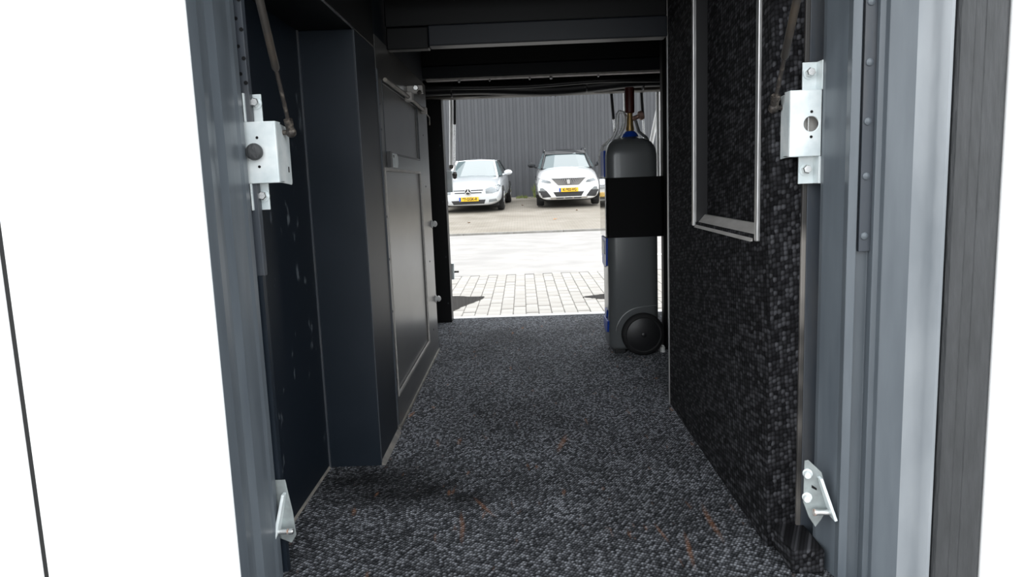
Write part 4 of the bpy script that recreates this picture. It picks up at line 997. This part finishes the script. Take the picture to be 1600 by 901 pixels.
r_ = roof_of(suv, t_, M['carblack']); r_['label'] = 'gloss black roof'
bm = NB()
q = [(-.60, 1.83, 1.415), (-.3, 1.78, 1.415), (.3, 1.78, 1.415), (.60, 1.83, 1.415), (.575, 1.98, 1.50), (.28, 1.93, 1.515), (-.28, 1.93, 1.515), (-.575, 1.98, 1.50)]
A = [bm.verts.new(p) for p in q]; B = [bm.verts.new((p[0], p[1]+0.08, p[2])) for p in q]
bm.faces.new(A); bm.faces.new(B[::-1])
for i in range(8): bm.faces.new((A[i], A[(i+1) % 8], B[(i+1) % 8], B[i]))
obj('windscreen_band', bm, M['carblack'], suv)
for s in (0, 3):
    bm = NB(); add_path(bm, [Vector(b_[s]), (Vector(b_[s])+Vector(t_[s]))/2+Vector((0, -0.02, 0.01)), Vector(t_[s])], 0.035, 8); obj('windscreen_pillar', bm, M['carblack'], suv, smooth=True)
for s in (-1, 1):
    bm = NB(); add_path(bm, [(s*.60, 2.0, 1.51), (s*.60, 2.1, 1.565), (s*.60, 2.6, 1.575), (s*.60, 3.6, 1.565), (s*.60, 3.75, 1.51)], 0.022, 8); obj('roof_rail', bm, M['chrome'], suv, smooth=True)
    bm = NB(); add_sphere(bm, (0, 0, 0), 1.0); bmesh.ops.scale(bm, verts=bm.verts, vec=(0.11, 0.07, 0.075)); bmesh.ops.translate(bm, verts=bm.verts, vec=(s*.99, 1.45, 1.13))
    mr = obj('wing_mirror', bm, M['carblack'], suv, smooth=True)
    bm = NB(); add_tube(bm, (s*.84, 1.5, 1.06), (s*.95, 1.47, 1.10), 0.03, n=8); obj('mirror_arm', bm, M['carblack'], mr)
    hl = [(s*.46, .66), (s*.50, .72), (s*.66, .765), (s*.80, .80), (s*.82, .77), (s*.74, .70), (s*.58, .665)]
    part('headlight', project_patch(bv, hl if s > 0 else hl[::-1], 0.03, 0.008), 'headlamp', suv)
    fg = [(s*.47, .29), (s*.80, .27), (s*.815, .46), (s*.60, .46)]
    part('bumper_pod', project_patch(bv, fg if s > 0 else fg[::-1], 0.03, 0.006), 'grille', suv)
    fl = [(s*.60, .455), (s*.79, .455), (s*.77, .54), (s*.70, .54)]
    part('fog_light', project_patch(bv, fl if s > 0 else fl[::-1], 0.03, 0.006), 'headlamp', suv)
    sk = [(s*.42, .20), (s*.80, .235), (s*.80, .265), (s*.50, .255), (s*.42, .30)]
    for yy in (0.85, 3.55): car_wheel(suv, s*.77, yy, 0.34, 0.21, s)
    for yy in (0.85, 3.55):
        bm = NB(); n = 14
        pr = [(yy+0.40*math.cos(math.pi*i/n), 0.34+0.40*math.sin(math.pi*i/n)) for i in range(n+1)] + [(yy-0.36, 0.25), (yy+0.36, 0.25)]
        add_prism(bm, pr, 'x', *sorted((s*.60, s*.888))); obj('wheel_arch', bm, M['blackplastic'], suv)
gr = [(-.47, .785), (.47, .785), (.28, .60), (-.28, .60)]
G = obj('grille', project_patch(bv, gr, 0.02, 0.006), M['grille'], suv)
for i in range(-8, 9):
    xt = i*0.054; xb = i*0.033
    bm = NB()
    def on(x, z):
        hh = bv.ray_cast(Vector((x, -3, z)), Vector((0, 1, 0))); return Vector((x, hh[0].y-0.012, z))
    add_tube(bm, on(xt, .765), on(xb, .61), 0.0060, n=6); obj('slat', bm, M['alu_dull'], G)
# lion-like silver badge (rearing shape)
bm = NB(); yb = on(0, .69).y-0.02
add_prism(bm, [(-.02, .625), (.0, .65), (.01, .625), (.035, .63), (.03, .66), (.055, .675), (.05, .70), (.03, .695), (.04, .73), (.015, .755), (-.03, .75), (-.05, .725), (-.035, .72), (-.06, .70), (-.055, .685), (-.03, .69), (-.04, .655)], 'y', yb-0.01, yb+0.01)
obj('badge', bm, M['chrome'], suv)
lo = [(-.42, .42), (.42, .42), (.34, .295), (-.34, .295)]
part('lower_intake', project_patch(bv, lo, 0.02, 0.006), 'grille', suv)
sk = [(-.52, .28), (.52, .28), (.46, .205), (-.46, .205)]
sp = obj('skid_plate', project_patch(bv, sk, 0.02, 0.014), M['chrome'], suv); sp['label'] = 'silver skid plate'
for xx in (-.24, 0, .24):
    bm = NB(); yb = on(xx, .25).y; add_box(bm, xx-.10, xx+.10, yb-.012, yb+.01, .235, .262); obj('slot', bm, M['grille'], sp)
plate(suv, 0.0, on(0, .47).y-0.02, .475, 'K-802-VG')
bm = NB(); add_box(bm, -.78, .78, 0.35, 4.2, .17, .30); obj('underbody', bm, M['underbody'], suv)
suv.location = (1.27, 20.0, -0.005); suv.rotation_euler = (math.atan(0.045), 0, math.radians(-1))

# --- pale silver saloon
sal = thing('saloon_car', 'pale silver saloon car with star badge parked nose-out left of the white car', 'car', (0, 0, 0))
S = [sec(0.02, .22, .30, .42, .55, .64, .46, .60, .64, .58, .36, .66),
     sec(0.09, .18, .28, .44, .60, .72, .60, .76, .79, .74, .52, .75),
     sec(0.35, .18, .28, .48, .68, .80, .70, .86, .88, .83, .60, .84),
     sec(0.90, .20, .30, .52, .75, .88, .72, .87, .89, .85, .66, .93),
     sec(1.40, .20, .30, .52, .80, .93, .72, .87, .89, .86, .70, .97),
     sec(2.50, .20, .30, .52, .84, .95, .72, .87, .89, .86, .72, .97),
     sec(3.80, .22, .32, .54, .84, .97, .72, .87, .88, .84, .70, .99),
     sec(4.50, .28, .36, .56, .80, .92, .62, .78, .80, .75, .60, .95)]
body = car_body(S, M['carsilver'], sal); bv = eval_bvh(body)
b_, t_ = cab(sal, 1.20, 3.95, 2.05, 3.35, 0, 0, .90, 1.34, .80, .60)
cabin(sal, b_, t_, M['glass'])
roof_of(sal, t_, M['carsilver'], 0.045)
for s in (0, 3):
    bm = NB(); add_path(bm, [Vector(b_[s]), (Vector(b_[s])+Vector(t_[s]))/2+Vector((0, -0.02, 0.01)), Vector(t_[s])], 0.035, 8); obj('windscreen_pillar', bm, M['carsilver'], sal, smooth=True)
for s in (-1, 1):
    for (p, q) in (((s*.80, 2.45, .92), (s*.60, 2.5, 1.32)), ((s*.79, 3.5, .92), (s*.59, 3.1, 1.32))):
        bm = NB(); add_path(bm, [p, q], 0.03, 8); obj('window_pillar', bm, M['blackplastic'], sal)
    bm = NB(); add_sphere(bm, (0, 0, 0), 1.0); bmesh.ops.scale(bm, verts=bm.verts, vec=(0.12, 0.07, 0.075)); bmesh.ops.translate(bm, verts=bm.verts, vec=(s*.98, 1.55, .99))
    mr = obj('wing_mirror', bm, M['carsilver'], sal, smooth=True)
    bm = NB(); add_tube(bm, (s*.82, 1.6, .93), (s*.95, 1.57, .96), 0.025, n=8); obj('mirror_arm', bm, M['carsilver'], mr)
    hl = [(s*.47, .50), (s*.46, .62), (s*.60, .67), (s*.78, .71), (s*.84, .66), (s*.80, .54), (s*.66, .50)]
    part('headlight', project_patch(bv, hl if s > 0 else hl[::-1], 0.03, 0.008), 'headlamp', sal)
    fg = [(s*.54, .265), (s*.76, .29), (s*.74, .355), (s*.55, .34)]
    fp = part('fog_light', project_patch(bv, fg if s > 0 else fg[::-1], 0.03, 0.006), 'headlamp', sal)
    for yy in (0.85, 3.60):
        bm = NB(); n = 14
        pr = [(yy+0.35*math.cos(math.pi*i/n), 0.31+0.35*math.sin(math.pi*i/n)) for i in range(n+1)] + [(yy-0.33, 0.22), (yy+0.33, 0.22)]
        add_prism(bm, pr, 'x', *sorted((s*.60, s*.884))); obj('wheel_arch', bm, M['underbody'], sal)
        car_wheel(sal, s*.80, yy, 0.31, 0.19, s)
gr = [(-.40, .61), (.40, .61), (.34, .49), (-.34, .49)]
G = obj('grille', project_patch(bv, gr, 0.02, 0.006), M['carsilver'], sal)
for z, w in ((.595, .40), (.530, .36)):
    for s in (-1, 1):
        p = [(s*.085, z-.014), (s*w, z-.014), (s*w, z+.012), (s*.085, z+.012)]
        part('slat_gap', project_patch(bv, p if s > 0 else p[::-1], 0.012, 0.012), 'grille', G)
bm = NB(); add_lathe(bm, (0, on(0, .56).y-0.012, .56), (0, -1, 0), [(-0.01, 0.085), (0.004, 0.083)], 24); obj('badge_recess', bm, M['grille'], sal)
star_emblem(sal, (0, on(0, .56).y-0.03, .56), 0.075)
lo = [(-.46, .325), (.46, .345), (.42, .235), (-.40, .225)]
part('lower_intake', project_patch(bv, lo, 0.02, 0.006), 'grille', sal)
plate(sal, 0.02, on(0, .37).y-0.025, .365, '97-GGK-R')
bm = NB(); add_box(bm, -.78, .78, 0.35, 4.3, .15, .28); obj('underbody', bm, M['underbody'], sal)
sal.location = (-1.43, 19.5, -0.045); sal.rotation_euler = (math.atan(0.045), 0, math.radians(-3.0))

# internal bookkeeping is no longer needed
for o in bpy.data.objects:
    if '_o' in o: del o['_o']
